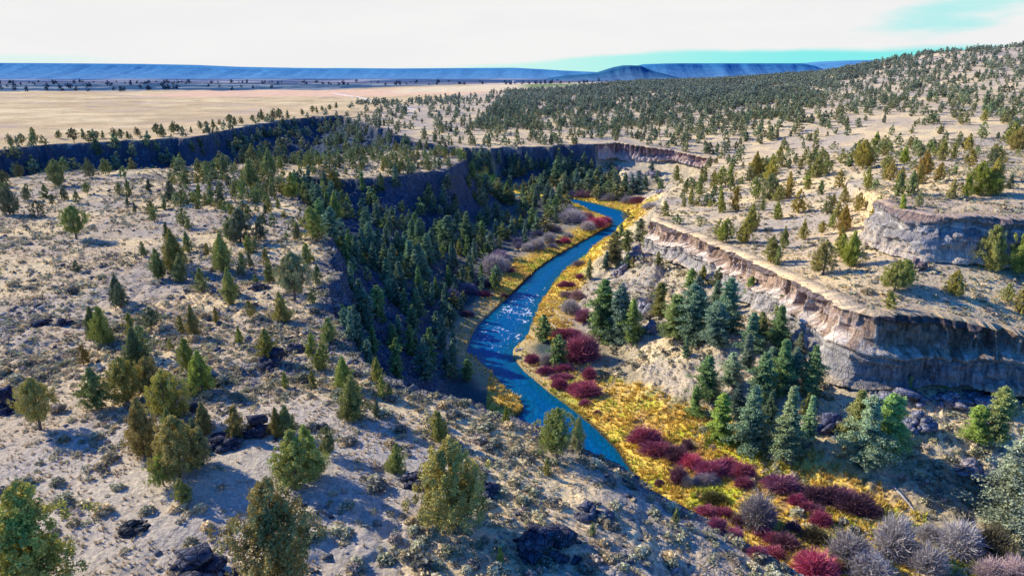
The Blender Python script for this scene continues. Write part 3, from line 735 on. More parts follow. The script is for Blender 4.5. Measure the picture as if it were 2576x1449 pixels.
# ------------------------------------------------------------------ where things stand (read off the place, then set on the terrain)
# u, v of the foot, apparent height, kind, colour key, label
OL, GR, BR, DK, YL, SG = (1.08, 1.04, .8), (.80, 1.02, .9), (1.14, .99, .75), (.55, .68, .85), (1.05, 1.2, .7), (1.05, 1.1, 1.3)
JUN = [
 (105, 1500, 290, 'open', OL, 'big open branched juniper cut off by the bottom left corner of the view', 'big corner juniper'),
 (702, 1500, 285, 'round', (1.05, 1.12, .85), 'big broad olive juniper cut off at the bottom edge below the shaded rock patch', 'big bottom edge juniper'),
 (1135, 1325, 220, 'round', (1.3, 1.2, 1.0), 'broad pale olive round topped juniper in front, beside a black lava outcrop', 'broad pale round topped juniper'),
 (1400, 1150, 122, 'bushy', (.95, 1.45, .8), 'bright green bushy juniper on a short trunk at the rim above the river', 'green bushy rim juniper'),
 (1453, 1130, 78, 'slender', SG, 'slender grey green juniper right behind the green bushy rim juniper', None),
 (1273, 1066, 45, 'slender', YL, 'small pointed yellow green juniper alone on the rim just left of the river', 'small pointed rim juniper'),
 (102, 1080, 125, 'trunk', BR, 'lone juniper with clear bare trunk and long shadow on grey soil at far left', 'lone bare trunk juniper'),
 (243, 1030, 105, 'open', GR, 'loose green juniper between the lone bare trunk juniper and the brownish clump', None),
 (262, 872, 102, 'cone', OL, 'tall olive cone juniper with a darker slender one tucked behind its left side', 'twin topped olive cone juniper'),
 (238, 852, 80, 'slender', GR, 'dark slender juniper tucked behind the left side of the tall olive cone juniper', None),
 (366, 1147, 145, 'cone', BR, 'tall brownish cone juniper at the left of the large front clump', 'tall brownish cone juniper'),
 (452, 1200, 150, 'round', OL, 'full olive juniper in the middle of the large front clump casting a wide shadow', 'full olive juniper of the front clump'),
 (413, 1222, 78, 'bushy', (.85, 1.25, .6), 'small vivid green juniper at the foot of the large front clump', None),
 (500, 1170, 115, 'cone', DK, 'dark shaded juniper on the right side of the large front clump', None),
 (460, 1265, 62, 'open', BR, 'small ragged brown juniper sapling below the large front clump', None),
 (425, 1060, 128, 'round', BR, 'wide brownish olive juniper above the large front clump', 'wide brownish juniper'),
 (318, 1012, 112, 'round', BR, 'brown olive juniper left of the vivid green spire juniper', None),
 (352, 960, 130, 'slender', (.6, 1.35, .7), 'vivid green spire juniper rising out of the brownish clump', 'vivid green spire juniper'),
 (380, 985, 90, 'round', OL, 'olive juniper hugging the right foot of the vivid green spire juniper', None),
 (430, 1110, 80, 'slender', GR, 'slim green juniper squeezed between the two large brownish junipers', None),
 (472, 932, 82, 'cone', (.8, 1.5, .7), 'bright green cone juniper right of the vivid green spire juniper', None),
 (509, 988, 105, 'cone', YL, 'yellow green tall pointed juniper in front of the bright green cone juniper', 'yellow green pointed juniper'),
 (516, 1092, 80, 'cone', OL, 'olive pointed juniper over the dark lava rubble', None),
 (597, 1100, 80, 'cone', BR, 'golden olive juniper standing alone in the lava rubble', 'golden juniper in the lava rubble'),
 (698, 1100, 75, 'slender', OL, None, None), (722, 1097, 76, 'cone', GR, None, None),
 (745, 1232, 150, 'open', OL, 'large loose olive juniper above the big bottom edge juniper', 'large loose olive juniper'),
 (776, 1200, 130, 'cone', YL, 'yellow green juniper standing against the right side of the large loose one', None),
 (826, 1142, 70, 'bushy', GR, 'compact green juniper right of the yellow green and olive pair', None),
 (888, 1052, 108, 'cone', OL, 'solid olive cone juniper near the canyon edge with a tiny sapling beside it', 'solid olive cone juniper'),
 (948, 1047, 42, 'slender', DK, 'tiny dark sapling just right of the solid olive cone juniper', None),
 (865, 978, 80, 'cone', YL, None, None), (812, 930, 70, 'open', OL, None, None), (786, 896, 60, 'cone', YL, None, None),
 (787, 976, 45, 'slender', OL, None, None), (718, 977, 42, 'slender', YL, None, None), (950, 962, 62, 'slender', YL, None, None),
 (962, 1000, 55, 'cone', YL, None, None), (980, 997, 35, 'slender', GR, None, None), (943, 932, 36, 'slender', GR, None, None),
 (672, 905, 78, 'open', OL, None, None), (603, 866, 45, 'slender', YL, None, None), (708, 812, 78, 'cone', OL, None, None),
 (742, 755, 118, 'trunk', SG, 'pale juniper with a long leaning bare trunk near the canyon edge', 'leaning bare trunk juniper'),
 (830, 862, 65, 'cone', GR, None, None), (382, 830, 58, 'bushy', DK, 'very dark compact juniper on open grass in the middle left', 'dark compact juniper'),
 (331, 845, 58, 'cone', OL, None, None), (455, 838, 46, 'cone', OL, None, None), (488, 848, 80, 'slender', OL, None, None),
 (297, 760, 68, 'cone', DK, 'single dark juniper column standing apart on pale grass at middle left', 'single dark juniper column'),
 (193, 602, 82, 'trunk', (.8, .9, .8), 'solitary spreading juniper on a bare trunk at upper left of the grassland', 'solitary spreading juniper'),
 (97, 546, 40, 'ball', (.5, .42, .55), 'dark purplish dome shaped juniper bush low on the upper left grassland', 'dark dome bush'),
 (440, 680, 100, 'cone', BR, None, None), (399, 700, 75, 'cone', GR, None, None), (458, 708, 70, 'cone', GR, 'dense green cone in front of a taller brownish juniper and a grey green one', 'dense green cone juniper'),
 (562, 680, 90, 'cone', OL, None, None), (606, 612, 85, 'round', DK, 'large dark round juniper on the upper bench', 'large dark round juniper'), (578, 606, 60, 'round', GR, None, None),
 (420, 600, 40, 'slender', DK, None, None), (655, 602, 58, 'cone', DK, None, None), (678, 712, 55, 'cone', (.8, 1.5, .7), None, None),
 (800, 716, 52, 'cone', GR, None, None), (772, 662, 52, 'cone', (1.1, 1.7, .5), 'bright yellow green juniper right at the shaded canyon edge', 'bright canyon edge juniper'),
 (581, 765, 90, 'slender', OL, None, None), (629, 802, 45, 'bushy', OL, None, None), (545, 812, 40, 'slender', OL, None, None),
 (625, 640, 50, 'cone', OL, None, None), (545, 640, 32, 'open', OL, None, None), (522, 642, 32, 'cone', OL, None, None), (628, 672, 40, 'cone', DK, None, None),
 (670, 670, 45, 'cone', OL, None, None), (585, 745, 50, 'cone', DK, None, None), (210, 917, 50, 'open', BR, None, None), (430, 880, 30, 'open', OL, None, None),
 (1100, 1107, 75, 'cone', OL, 'olive juniper half hiding a tall grey lava block near the rim', 'juniper by the lava block'), (1001, 1187, 72, 'cone', OL, 'small even olive cone juniper left of the black lava outcrop', None),
 (1376, 1196, 45, 'slender', OL, None, None), (1258, 1418, 45, 'slender', YL, None, None), (1490, 1345, 32, 'slender', GR, None, None), (1700, 1318, 40, 'slender', GR, None, None),
 (432, 508, 55, 'cone', DK, None, None), (376, 480, 30, 'cone', DK, None, None), (325, 497, 45, 'cone', GR, None, None), (301, 490, 30, 'round', GR, None, None), (220, 490, 32, 'bushy', GR, None, None),
 (146, 470, 68, 'round', GR, 'tall rounded juniper on the far edge of the bench against the blue cliff', 'tall rounded bench edge juniper'), (225, 448, 50, 'round', DK, None, None), (266, 440, 42, 'round', GR, None, None), (50, 446, 38, 'round', DK, None, None),
 (12, 455, 28, 'round', DK, None, None), (72, 505, 42, 'round', DK, None, None), (25, 540, 70, 'round', DK, None, None), (8, 470, 40, 'round', DK, None, None), (162, 505, 38, 'cone', DK, None, None), (195, 512, 34, 'cone', GR, None, None), (133, 515, 28, 'open', DK, None, None),
 (322, 520, 26, 'slender', DK, None, None), (340, 535, 26, 'slender', DK, None, None), (380, 530, 28, 'open', DK, None, None), (416, 528, 32, 'cone', GR, None, None), (462, 570, 46, 'bushy', GR, None, None), (475, 578, 34, 'cone', GR, None, None),
 (503, 500, 40, 'cone', (.9, 1.5, .6), None, None), (530, 490, 36, 'cone', OL, None, None), (556, 510, 40, 'cone', DK, None, None), (590, 497, 34, 'slender', GR, None, None), (607, 504, 50, 'cone', GR, None, None), (700, 525, 28, 'slender', GR, None, None),
 (455, 415, 32, 'cone', GR, None, None), (460, 460, 28, 'round', GR, None, None), (500, 432, 34, 'round', GR, None, None), (520, 440, 36, 'round', GR, None, None), (735, 500, 62, 'open', YL, None, None), (768, 503, 48, 'cone', GR, None, None),
 (787, 608, 90, 'open', OL, 'wide sprawling juniper perched on the corner where the bench drops into shade', 'wide sprawling corner juniper'), (843, 490, 62, 'open', BR, None, None), (845, 560, 75, 'slender', OL, None, None), (862, 540, 40, 'slender', GR, None, None),
 (680, 445, 70, 'cone', GR, None, None), (630, 470, 70, 'cone', GR, None, None), (565, 435, 50, 'cone', GR, None, None), (655, 408, 34, 'cone', GR, None, None), (705, 425, 34, 'cone', GR, None, None), (740, 409, 22, 'cone', GR, None, None), (780, 430, 50, 'round', GR, None, None), (805, 418, 30, 'round', GR, None, None),
 (855, 424, 34, 'cone', DK, None, None), (885, 420, 44, 'round', GR, None, None), (912, 425, 24, 'round', GR, None, None), (965, 430, 30, 'cone', OL, None, None), (1000, 420, 26, 'cone', GR, None, None), (1010, 424, 28, 'slender', GR, None, None), (935, 398, 18, 'round', GR, None, None),
 (985, 405, 26, 'round', GR, None, None), (1020, 398, 24, 'round', GR, None, None), (1050, 400, 22, 'round', GR, None, None), (1095, 395, 20, 'round', GR, None, None), (1118, 398, 24, 'round', OL, None, None), (1142, 396, 26, 'round', GR, None, None), (1060, 418, 16, 'round', GR, None, None), (1085, 420, 14, 'cone', GR, None, None),
]
RIMROW = [(80, 800, 100), (170, 790, 90), (255, 760, 110), (450, 740, 70), (560, 770, 110), (630, 740, 80), (685, 730, 55), (735, 740, 60), (780, 735, 60), (860, 730, 75), (915, 745, 80), (965, 740, 60), (1035, 720, 70), (1190, 725, 100), (1230, 725, 100), (1315, 700, 95), (1345, 700, 70),
 (1445, 695, 50), (1510, 670, 70), (1560, 665, 60), (1610, 660, 70), (1660, 640, 50), (1740, 640, 85), (1775, 640, 70), (1820, 630, 60), (1910, 620, 60), (1975, 600, 85), (2070, 600, 90), (2110, 600, 90), (2170, 590, 70), (2280, 565, 55), (2360, 550, 60), (2390, 545, 50), (2430, 530, 40), (2490, 530, 50), (2540, 510, 50)]
for k, (a, b, c) in enumerate(RIMROW):
    JUN.append((a / 3, 103 + b / 3, c / 3, ['round', 'trunk', 'cone'][k % 3], (.75, .8, .95), None, 'row'))
# right-hand plateau (u, v, h)
RP = [(1811, 535, 57, 'cone', OL), (1850, 531, 60, 'cone', BR), (1889, 582, 70, 'cone', OL), (1900, 503, 60, 'round', GR), (1935, 505, 68, 'round', GR), (1920, 530, 38, 'cone', GR), (1953, 553, 46, 'cone', (1, 1.5, .6)),
 (2008, 536, 60, 'open', BR), (1874, 612, 66, 'open', OL), (1826, 610, 62, 'open', OL), (1808, 598, 45, 'open', BR), (1939, 662, 70, 'open', OL), (1971, 625, 55, 'slender', (.8, 1.4, .7)), (2020, 603, 48, 'cone', OL), (2067, 592, 34, 'trunk', OL),
 (2093, 572, 36, 'cone', OL), (2120, 582, 66, 'cone', BR), (2194, 597, 62, 'open', BR), (2071, 690, 88, 'open', OL), (2117, 650, 62, 'open', BR), (2140, 668, 88, 'cone', (1.1, 1.4, .7)), (1761, 566, 22, 'ball', GR),
 (2250, 735, 80, 'wide', OL), (2272, 722, 68, 'round', OL), (2235, 780, 50, 'open', OL), (2400, 745, 66, 'open', BR), (2487, 678, 112, 'cone', OL), (2570, 692, 125, 'round', (1.1, 1.3, .7)), (2080, 540, 52, 'open', SG), (1985, 500, 52, 'cone', BR), (2030, 478, 36, 'cone', OL),
 (1760, 493, 52, 'cone', GR), (1700, 455, 40, 'cone', GR), (1728, 488, 40, 'open', GR), (1795, 475, 40, 'open', OL), (1815, 468, 50, 'open', BR), (1840, 459, 45, 'open', OL), (1900, 445, 62, 'cone', BR), (1940, 458, 66, 'cone', BR), (1885, 460, 42, 'round', SG), (1960, 410, 45, 'cone', OL),
 (1985, 470, 40, 'cone', OL), (2053, 448, 58, 'cone', OL), (2075, 440, 44, 'round', GR), (2110, 475, 48, 'open', BR), (2095, 520, 34, 'cone', OL), (2122, 510, 42, 'cone', OL), (2170, 425, 72, 'round', BR), (2155, 408, 55, 'cone', BR), (2200, 385, 52, 'cone', (1, 1.3, .7)),
 (2180, 470, 50, 'open', BR), (2230, 450, 42, 'cone', OL), (2240, 455, 50, 'cone', OL), (2273, 412, 46, 'cone', (1.1, 1.3, .6)), (2310, 400, 44, 'round', SG), (2325, 440, 62, 'cone', BR), (2310, 465, 52, 'cone', OL), (2365, 458, 50, 'open', BR), (2370, 405, 52, 'cone', BR), (2400, 400, 44, 'cone', OL),
 (2435, 380, 44, 'cone', BR), (2460, 492, 84, 'round', (1.1, 1.3, .6)), (2495, 490, 82, 'cone', OL), (2505, 455, 62, 'cone', OL), (2430, 498, 56, 'cone', (1, 1.5, .6)), (2395, 500, 50, 'cone', OL), (2540, 475, 36, 'cone', DK), (2560, 382, 62, 'round', OL), (2545, 370, 60, 'round', OL),
 (2440, 420, 46, 'open', BR), (2470, 350, 46, 'open', SG), (2475, 305, 32, 'cone', OL), (2210, 535, 42, 'round', OL), (2160, 530, 44, 'round', OL), (2195, 560, 44, 'open', OL), (2265, 545, 58, 'cone', (1.1, 1.3, .7)), (2310, 520, 40, 'round', SG), (2060, 300, 20, 'cone', GR)]
RLAB = {0: ('olive cone juniper, left of a similar browner one above the cliff top', 'olive cone above the cliff'), 18: ('lone olive juniper with visible radiating limbs on the open slope above the cliff', 'lone radiating limb juniper'), 20: ('yellow green pointed juniper paired with a brown leafless looking one', 'yellow green juniper of the pair'),
 22: ('wide low green juniper spreading beside the rounded brown boulder', 'wide green juniper by the boulder'), 26: ('tall pointed juniper in front of the grey rock outcrop', 'tall juniper before the outcrop'), 27: ('large juniper cut off by the right edge below the outcrop', 'large right edge juniper'), 21: ('tiny round juniper bush alone on the open grass above the cliff tip', 'tiny round bush'), 61: ('big rounded olive juniper leading the tight group at far right', 'tight olive group at right'), 25: ('thin ragged brown juniper on the slope at right above the shaded cliff', 'thin ragged brown juniper')}
for k, (a, b, c, kd, colr) in enumerate(RP):
    lb, lm = RLAB.get(k, (None, None))
    JUN.append((a, b, c, 'bushy' if kd == 'wide' else kd, colr, lb, lm))
# canyon conifers: centre crop, then others
PN = []
BG, PG, OG = (1.0, 1.05, 1.2), (1.35, 1.35, 1.45), (1.3, 1.2, .8)
def crop(x0, y0, rows, col=(1, 1, 1), kd='fir'):
    for r in rows:
        PN.append((x0 + r[0] / 3, y0 + r[1] / 3, r[2] / 3, r[3] if len(r) > 3 else kd, r[4] if len(r) > 4 else col, r[5] if len(r) > 5 else None, r[6] if len(r) > 6 else None))
crop(1717.3, 515, [(60, 1040, 450, 'ponderosa', BG, 'tall blue green conifer at the left of the stand below the cliff', 'left conifer of the stand'), (330, 960, 420, 'fir', BG), (240, 1060, 330, 'ponderosa', BG), (420, 705, 170, 'fir', OG), (500, 760, 230, 'ponderosa', OG, 'olive pine on a thin bare trunk right against the cliff face', 'olive pine at the cliff face'),
 (720, 900, 230, 'fir', OG), (715, 1080, 330, 'fir', (1, 1.5, .7)), (580, 1060, 260, 'fir', OG), (510, 1100, 300, 'fir', BG), (735, 1420, 420, 'fir', (1.05, 1.5, .75), 'bright green bushy conifer in the middle of the stand below the cliff', 'bright green conifer mid stand'), (590, 1500, 400, 'fir', (.9, 1.5, .8)), (170, 1470, 340, 'ponderosa', (1, 1.5, .9), 'broad bright green conifer standing out at the left foot of the stand', 'broad bright green conifer'),
 (365, 1365, 260, 'ponderosa', PG, 'thin pale see through conifer on the open slope', 'thin pale conifer'), (960, 1440, 390, 'fir', (1, 1.3, .8)), (830, 1390, 330, 'fir', BG), (650, 1390, 330, 'fir', BG), (480, 1240, 280, 'fir', BG), (1730, 1280, 125, 'fir', OG), (1860, 1310, 130, 'fir', SG), (1965, 1370, 145, 'fir', OG), (1710, 1400, 115, 'fir', OG), (870, 1180, 230, 'fir', BG),
 (100, 830, 300, 'fir', BG), (250, 800, 240, 'fir', BG), (20, 1150, 160, 'fir', BG), (60, 640, 170, 'ponderosa', OG), (195, 575, 80, 'fir', OG), (150, 830, 180, 'fir', PG)])
crop(1717.3, 966, [(280, 425, 370, 'fir', (1.5, 1.45, .8), 'olive conifer at the front left of the lower stand', 'olive conifer of the lower stand'), (500, 510, 520, 'fir', BG, 'tall blue green fir in the lower stand with a dark foot', 'tall blue green fir'), (770, 570, 570, 'spire', PG, 'pale grey green spire shaped fir in the lower stand', 'pale spire fir'),
 (935, 455, 380, 'spire', PG), (1360, 640, 560, 'wide', PG, 'huge wide grey green conifer left of the long tree shadow', 'huge wide grey green conifer'), (1290, 450, 420, 'fir', OG), (1520, 560, 500, 'ponderosa', (1.2, 1.4, .9)), (2200, 430, 280, 'ponderosa', (1.6, 1.5, .8), 'rounded olive pine on the rocky slope at right', 'rounded olive pine'), (2350, 430, 420, 'ponderosa', (1.5, 1.5, .9)),
 (2490, 1060, 720, 'wide', PG, 'huge grey green conifer cut off by the right edge of the view', 'huge right edge conifer'), (90, 235, 230, 'fir', (1, 1.4, .8)), (650, 330, 300, 'fir', DK), (400, 250, 260, 'fir', DK), (2570, 950, 500, 'fir', BG)])
crop(858.7, 515, [(2060, 445, 250, 'ponderosa', OG), (2150, 350, 170, 'ponderosa', OG), (2250, 275, 180, 'ponderosa', BG), (1870, 550, 150, 'fir', OG), (2390, 450, 105, 'fir', OG), (2160, 485, 150, 'fir', SG), (2000, 485, 140, 'fir', DK), (1975, 1020, 470, 'fir', (1, 1.25, .9), 'tall dense conifer at the left of the pair beside the white rock knob', 'dense conifer by the white knob'), (2100, 1040, 440, 'fir', BG), (2190, 1030, 330, 'fir', OG),
 (2030, 990, 300, 'fir', BG), (2400, 850, 270, 'ponderosa', OG), (2520, 1010, 340, 'ponderosa', OG), (1870, 930, 70, 'fir', GR), (2110, 240, 110, 'fir', GR), (2290, 320, 110, 'ponderosa', OG)])
crop(858.7, 515, [(190, 250, 240), (160, 370, 200), (210, 370, 250), (255, 380, 150), (340, 300, 150), (430, 430, 240), (540, 330, 230, 'fir'), (600, 400, 310, 'fir', (.9, 1.3, 1), 'tallest green fir of the dense shaded grove on the left slope', 'tallest fir of the shaded grove'), (650, 450, 240), (450, 520, 170), (560, 570, 240), (620, 590, 250), (390, 500, 220), (550, 705, 130, 'fir', (.7, 1.5, .9), 'vivid green young fir at the lowest tip of the sunlit grove', 'vivid young fir'),
 (520, 520, 260), (480, 440, 240), (590, 520, 240), (680, 330, 160), (770, 335, 230, 'ponderosa'), (805, 345, 270, 'ponderosa'), (855, 205, 100), (945, 295, 250, 'fir', (.9, 1.3, 1), 'tall fir rising alone from shade between two groves', 'lone shaded fir'), (1000, 300, 150), (1030, 290, 160), (1095, 110, 100), (1165, 225, 125), (1210, 225, 105), (1285, 225, 145), (1330, 70, 70), (720, 420, 150), (300, 420, 180), (350, 620, 230), (440, 660, 240), (330, 480, 200), (280, 330, 160), (570, 860, 240), (480, 820, 200), (420, 760, 200), (540, 950, 200), (360, 720, 200), (600, 780, 180)], (.9, 1.15, 1.1))
crop(858.7, 103, [(1060, 990, 200, 'fir'), (1000, 965, 120), (1110, 950, 130), (1190, 925, 110), (1270, 975, 130), (1310, 990, 150), (1340, 985, 120), (1400, 970, 140), (1430, 980, 110), (1470, 965, 90), (1510, 970, 90), (1550, 965, 100), (1630, 1085, 220, 'fir', (.9, 1.2, 1.1), 'tall pointed fir standing highest in the grove across the shaded river bend', 'tall bend fir'), (1680, 1030, 160), (1530, 1090, 120), (1600, 1080, 150),
 (1830, 1010, 180, 'fir', (.8, 1.05, 1.2), 'tall dark pine left of the pale talus by the far cliff', 'dark pine by the far talus'), (1770, 1125, 165), (1870, 1135, 170, 'ponderosa'), (1960, 1130, 125), (2060, 1125, 150), (2140, 1140, 150), (2190, 1150, 150), (2240, 1150, 180), (2290, 1125, 120), (1640, 1240, 170), (1540, 1245, 160), (1590, 1260, 150), (1480, 1200, 130), (1330, 1300, 80), (1240, 1180, 110), (1190, 1150, 90), (1290, 1210, 110), (1420, 1230, 90), (1100, 1330, 90), (1370, 1160, 90), (2340, 1000, 100), (2380, 1060, 90), (2420, 1120, 80), (1500, 1150, 110), (1560, 1170, 130), (1020, 1010, 90), (1130, 1010, 100)], (.85, 1.1, 1.2))

# shrubs: x, y of foot, width, height in thirds of a unit (same crops)
RED = []; WIL = []
def shr(lst, x0, y0, rows):
    for r in rows: lst.append((x0 + r[0] / 3, y0 + r[1] / 3, r[2] / 3, r[3] / 3, r[4] if len(r) > 4 else (1, 1, 1)))
MU, DM, BRT = (.85, 1.25, 1.15), (.5, .85, .7), (1.15, .85, .95)
shr(RED, 858.7, 515, [(1680, 1000, 230, 80), (1780, 1170, 260, 200), (1850, 1160, 200, 210, MU), (1440, 1190, 120, 80), (1670, 1250, 180, 60), (1870, 1310, 110, 100), (1650, 1380, 120, 80), (1660, 1315, 190, 50), (1850, 1430, 200, 120), (1760, 1420, 120, 90), (1700, 620, 140, 50), (1800, 560, 70, 50), (1830, 880, 140, 110, MU), (1540, 1270, 150, 60), (1760, 1000, 120, 70),
 (820, 490, 120, 50), (1080, 690, 120, 50), (940, 840, 100, 50, DM), (1270, 510, 80, 40), (1920, 170, 170, 90, BRT), (1690, 290, 90, 50, BRT), (1640, 295, 60, 35), (1850, 110, 120, 60), (1990, 140, 100, 60, BRT), (1230, 700, 60, 40, DM), (1780, 720, 120, 90, (.9, 1.8, 1.2))])
shr(RED, 858.7, 966, [(2290, 440, 260, 130), (2390, 530, 280, 110), (2530, 570, 200, 120, DM), (1840, 90, 220, 110), (1840, 160, 100, 50), (2540, 740, 130, 150, MU), (1640, 20, 110, 60), (1930, 230, 60, 40, MU), (2400, 760, 80, 50, DM)])
shr(RED, 1717.3, 966, [(60, 620, 180, 110, BRT), (220, 690, 280, 130), (330, 640, 200, 100), (450, 700, 200, 120), (460, 770, 150, 80), (750, 800, 280, 130, MU), (680, 770, 180, 90), (1000, 880, 220, 120, DM), (1120, 880, 260, 130, DM), (860, 900, 150, 80, BRT), (930, 950, 140, 80), (1040, 1060, 160, 110, BRT), (1000, 970, 150, 70, MU), (1300, 950, 320, 140, DM), (1220, 880, 200, 110, MU), (1400, 990, 200, 90, DM), (170, 990, 170, 90), (300, 990, 150, 70), (430, 1060, 150, 80, DM),
 (260, 1080, 150, 80), (390, 1150, 130, 80), (600, 1140, 150, 70), (760, 1220, 220, 110, DM), (680, 1190, 140, 80), (560, 1290, 160, 80), (680, 1300, 170, 90), (1000, 1448, 330, 200, BRT), (940, 1340, 190, 90), (830, 1110, 120, 90, DM), (30, 490, 90, 90, DM), (990, 1180, 210, 110, (.35, 1.0, .4)), (230, 890, 210, 90, (.5, 1.6, .4)), (2330, 1260, 240, 220, (.4, 1.1, .45)), (2450, 1360, 220, 150, (.45, 1.2, .4)), (2400, 1110, 120, 70, (.8, 2.4, .5)), (1180, 1400, 120, 90, (.8, 1.8, .6))])
shr(WIL, 1717.3, 966, [(560, 1060, 260, 270), (1250, 1330, 290, 230), (1590, 1270, 290, 320), (1850, 1170, 170, 130), (2080, 1260, 290, 250), (1840, 1410, 260, 230), (1650, 1330, 180, 120), (1400, 1440, 310, 190), (2330, 1470, 250, 170, (1.2, 1.0, 1.0)), (2500, 1500, 230, 220, (1.2, 1.0, 1.0)), (170, 750, 210, 90, (.85, .8, .9)), (30, 770, 90, 90)])
shr(WIL, 858.7, 515, [(1150, 510, 200, 160), (1190, 420, 150, 90, (.7, .6, .8)), (1480, 335, 120, 95), (1565, 285, 100, 85), (1400, 345, 90, 65), (870, 540, 60, 70), (870, 640, 110, 100, (.7, .6, .8)), (830, 740, 140, 120, (.8, .7, .9)), (950, 665, 150, 90, (.6, .55, .75)), (1080, 610, 160, 75, (.65, .6, .75)), (990, 550, 60, 60), (1710, 250, 80, 50), (1860, 195, 110, 85), (1740, 130, 210, 110), (1600, 200, 130, 55, (.8, .7, .7)), (1650, 60, 130, 60), (1550, 1200, 100, 90), (1640, 1150, 120, 120), (1530, 950, 60, 50), (1730, 810, 140, 110), (1800, 470, 110, 60, (.8, .7, .7)),
 (1330, 300, 80, 60, (.6, .6, .8)), (1240, 470, 80, 70), (1060, 340, 120, 50, (.5, .5, .7)), (1590, 325, 80, 40), (1340, 330, 60, 60, (.6, .6, .8)), (1480, 230, 90, 50, (.5, .5, .7)), (980, 840, 60, 50, (.8, .7, .8)), (1700, 700, 110, 60, (.9, .7, .7))])
shr(WIL, 858.7, 103, [(1830, 1180, 170, 60, (.75, .45, .5)), (2060, 1205, 190, 70), (2170, 1225, 130, 60), (2250, 1225, 150, 60, (.8, .35, .4)), (1750, 1170, 90, 50), (1690, 1290, 120, 70), (1740, 1330, 160, 80), (1980, 1190, 120, 55, (.8, .55, .6)), (2330, 1270, 120, 60), (1620, 1270, 90, 50, (.6, .5, .7)), (1930, 1160, 100, 40, (.7, .5, .5)), (1420, 1110, 90, 50, (.6, .4, .5)), (1380, 1120, 80, 45, (.7, .5, .55))])

# ------------------------------------------------------------------ labels
RANK = ['nearest', 'second nearest', 'third nearest', 'fourth nearest', 'fifth nearest', 'sixth nearest', 'seventh nearest', 'eighth nearest', 'ninth nearest', 'tenth nearest', 'eleventh nearest', 'twelfth nearest']
DIRS = ['right of', 'upper right of', 'above', 'upper left of', 'left of', 'lower left of', 'below', 'lower right of']
def auto_labels(items, noun, landmarks):
    """items: list of dict(u, v, desc, label). Fills label from the closest landmark, direction and rank."""
    buckets = {}
    for it in items:
        if it['label']: continue
        best = min(landmarks, key=lambda L: math.hypot(L[0] - it['u'], (L[1] - it['v']) * 1.3))
        a = math.atan2(-(it['v'] - best[1]), it['u'] - best[0])
        s = int(round(a / (math.pi / 4))) % 8
        buckets.setdefault((best[2], s), []).append((math.hypot(best[0] - it['u'], best[1] - it['v']), it))
    for (nm, s), lst in buckets.items():
        lst.sort(key=lambda q: q[0])
        for k, (_, it) in enumerate(lst):
            r = RANK[min(k, 11)]
            it['label'] = f"{it['desc']} {noun}, {r} {DIRS[s]} the {nm}" if len(lst) > 1 else f"{it['desc']} {noun} {DIRS[s]} the {nm}"
            if len(it['label'].split()) > 16: it['label'] = it['label'].split(' ', 1)[1]
            if len(it['label'].split()) > 16: it['label'] = it['label'].split(' ', 1)[1]

CN = {id(OL): 'olive', id(GR): 'green', id(BR): 'brownish', id(DK): 'dark', id(YL): 'yellow green', id(SG): 'grey green', id(BG): 'blue green', id(PG): 'pale', id(OG): 'olive'}
def cname(c):
    if id(c) in CN: return CN[id(c)]
    r, g, b = c
    if g > r * 1.25: return 'bright green'
    if g > r: return 'green'
    return 'olive'
def sname(h): return 'tall' if h > 70 else ('small' if h < 40 else 'medium')

# ------------------------------------------------------------------ build trees
JK = ['cone', 'round', 'slender', 'open', 'trunk', 'bushy', 'ball']
TJ = {}
def jtemplate(kind, lod, var):
    key = (kind, lod, var)
    if key not in TJ:
        cr, tk = juniper(11 * var + JK.index(kind) * 7 + 3, kind, lod)
        TJ[key] = (cr, tk, crown_mesh('juniper_crown', cr), np_mesh('juniper_trunk', tk[0], tk[1], smooth=True))
        TJ[key][2].materials.append(M_JUN); TJ[key][3].materials.append(M_BARK)
    return TJ[key]
TP = {}
PK = ['fir', 'ponderosa', 'spire', 'wide']
def ptemplate(kind, lod, var):
    key = (kind, lod, var)
    if key not in TP:
        cr, tk = pine(13 * var + PK.index(kind) * 5 + 1, kind, lod)
        TP[key] = (cr, tk, crown_mesh('conifer_crown', cr), np_mesh('conifer_trunk', tk[0], tk[1], smooth=True))
        TP[key][2].materials.append(M_PINE); TP[key][3].materials.append(M_BARK)
    return TP[key]

def single(key, tmpl, matc):       # one mesh with crown and trunk for trees too small to show parts
    if (key, 's') not in TJ:
        cr, tk = tmpl[0], tmpl[1]
        n = len(cr[0])
        cols = np.concatenate([np.stack([cr[2]] * 3 + [np.ones(n)], 1), np.tile([1.3, .9, .7, 1], (len(tk[0]), 1))])
        me = np_mesh('small_tree', np.concatenate([cr[0], tk[0]]), [cr[1], tk[1] + n], cols)
        me.materials.append(matc); TJ[(key, 's')] = me
    return TJ[(key, 's')]

def top_z(y, v):
    return CAMZ + y * math.tan(-PITCH + math.atan((CY - v) / FPX))

def plant_tree(name, cat, x, y, z, H, W, tm, key, matc, col, label, group, hpx):
    rz = random.random() * 6.28; col = (col[0], min(col[1], col[0] * 1.12), col[2])
    if hpx > 34:
        e = link(name, None, loc=(x, y, z), label=label, category=cat, group=group)
        e.empty_display_size = .5
        e.rotation_euler = (0, 0, rz); e.scale = (W, W, H)
        c = link('crown', tm[2], parent=e); c.color = (*col, 1)
        link('trunk', tm[3], parent=e)
    else:
        e = link(name, single(key, tm, matc), loc=(x, y, z), label=label, category=cat, group=group)
        e.rotation_euler = (0, 0, rz); e.scale = (W, W, H); e.color = (*col, 1)
    return e

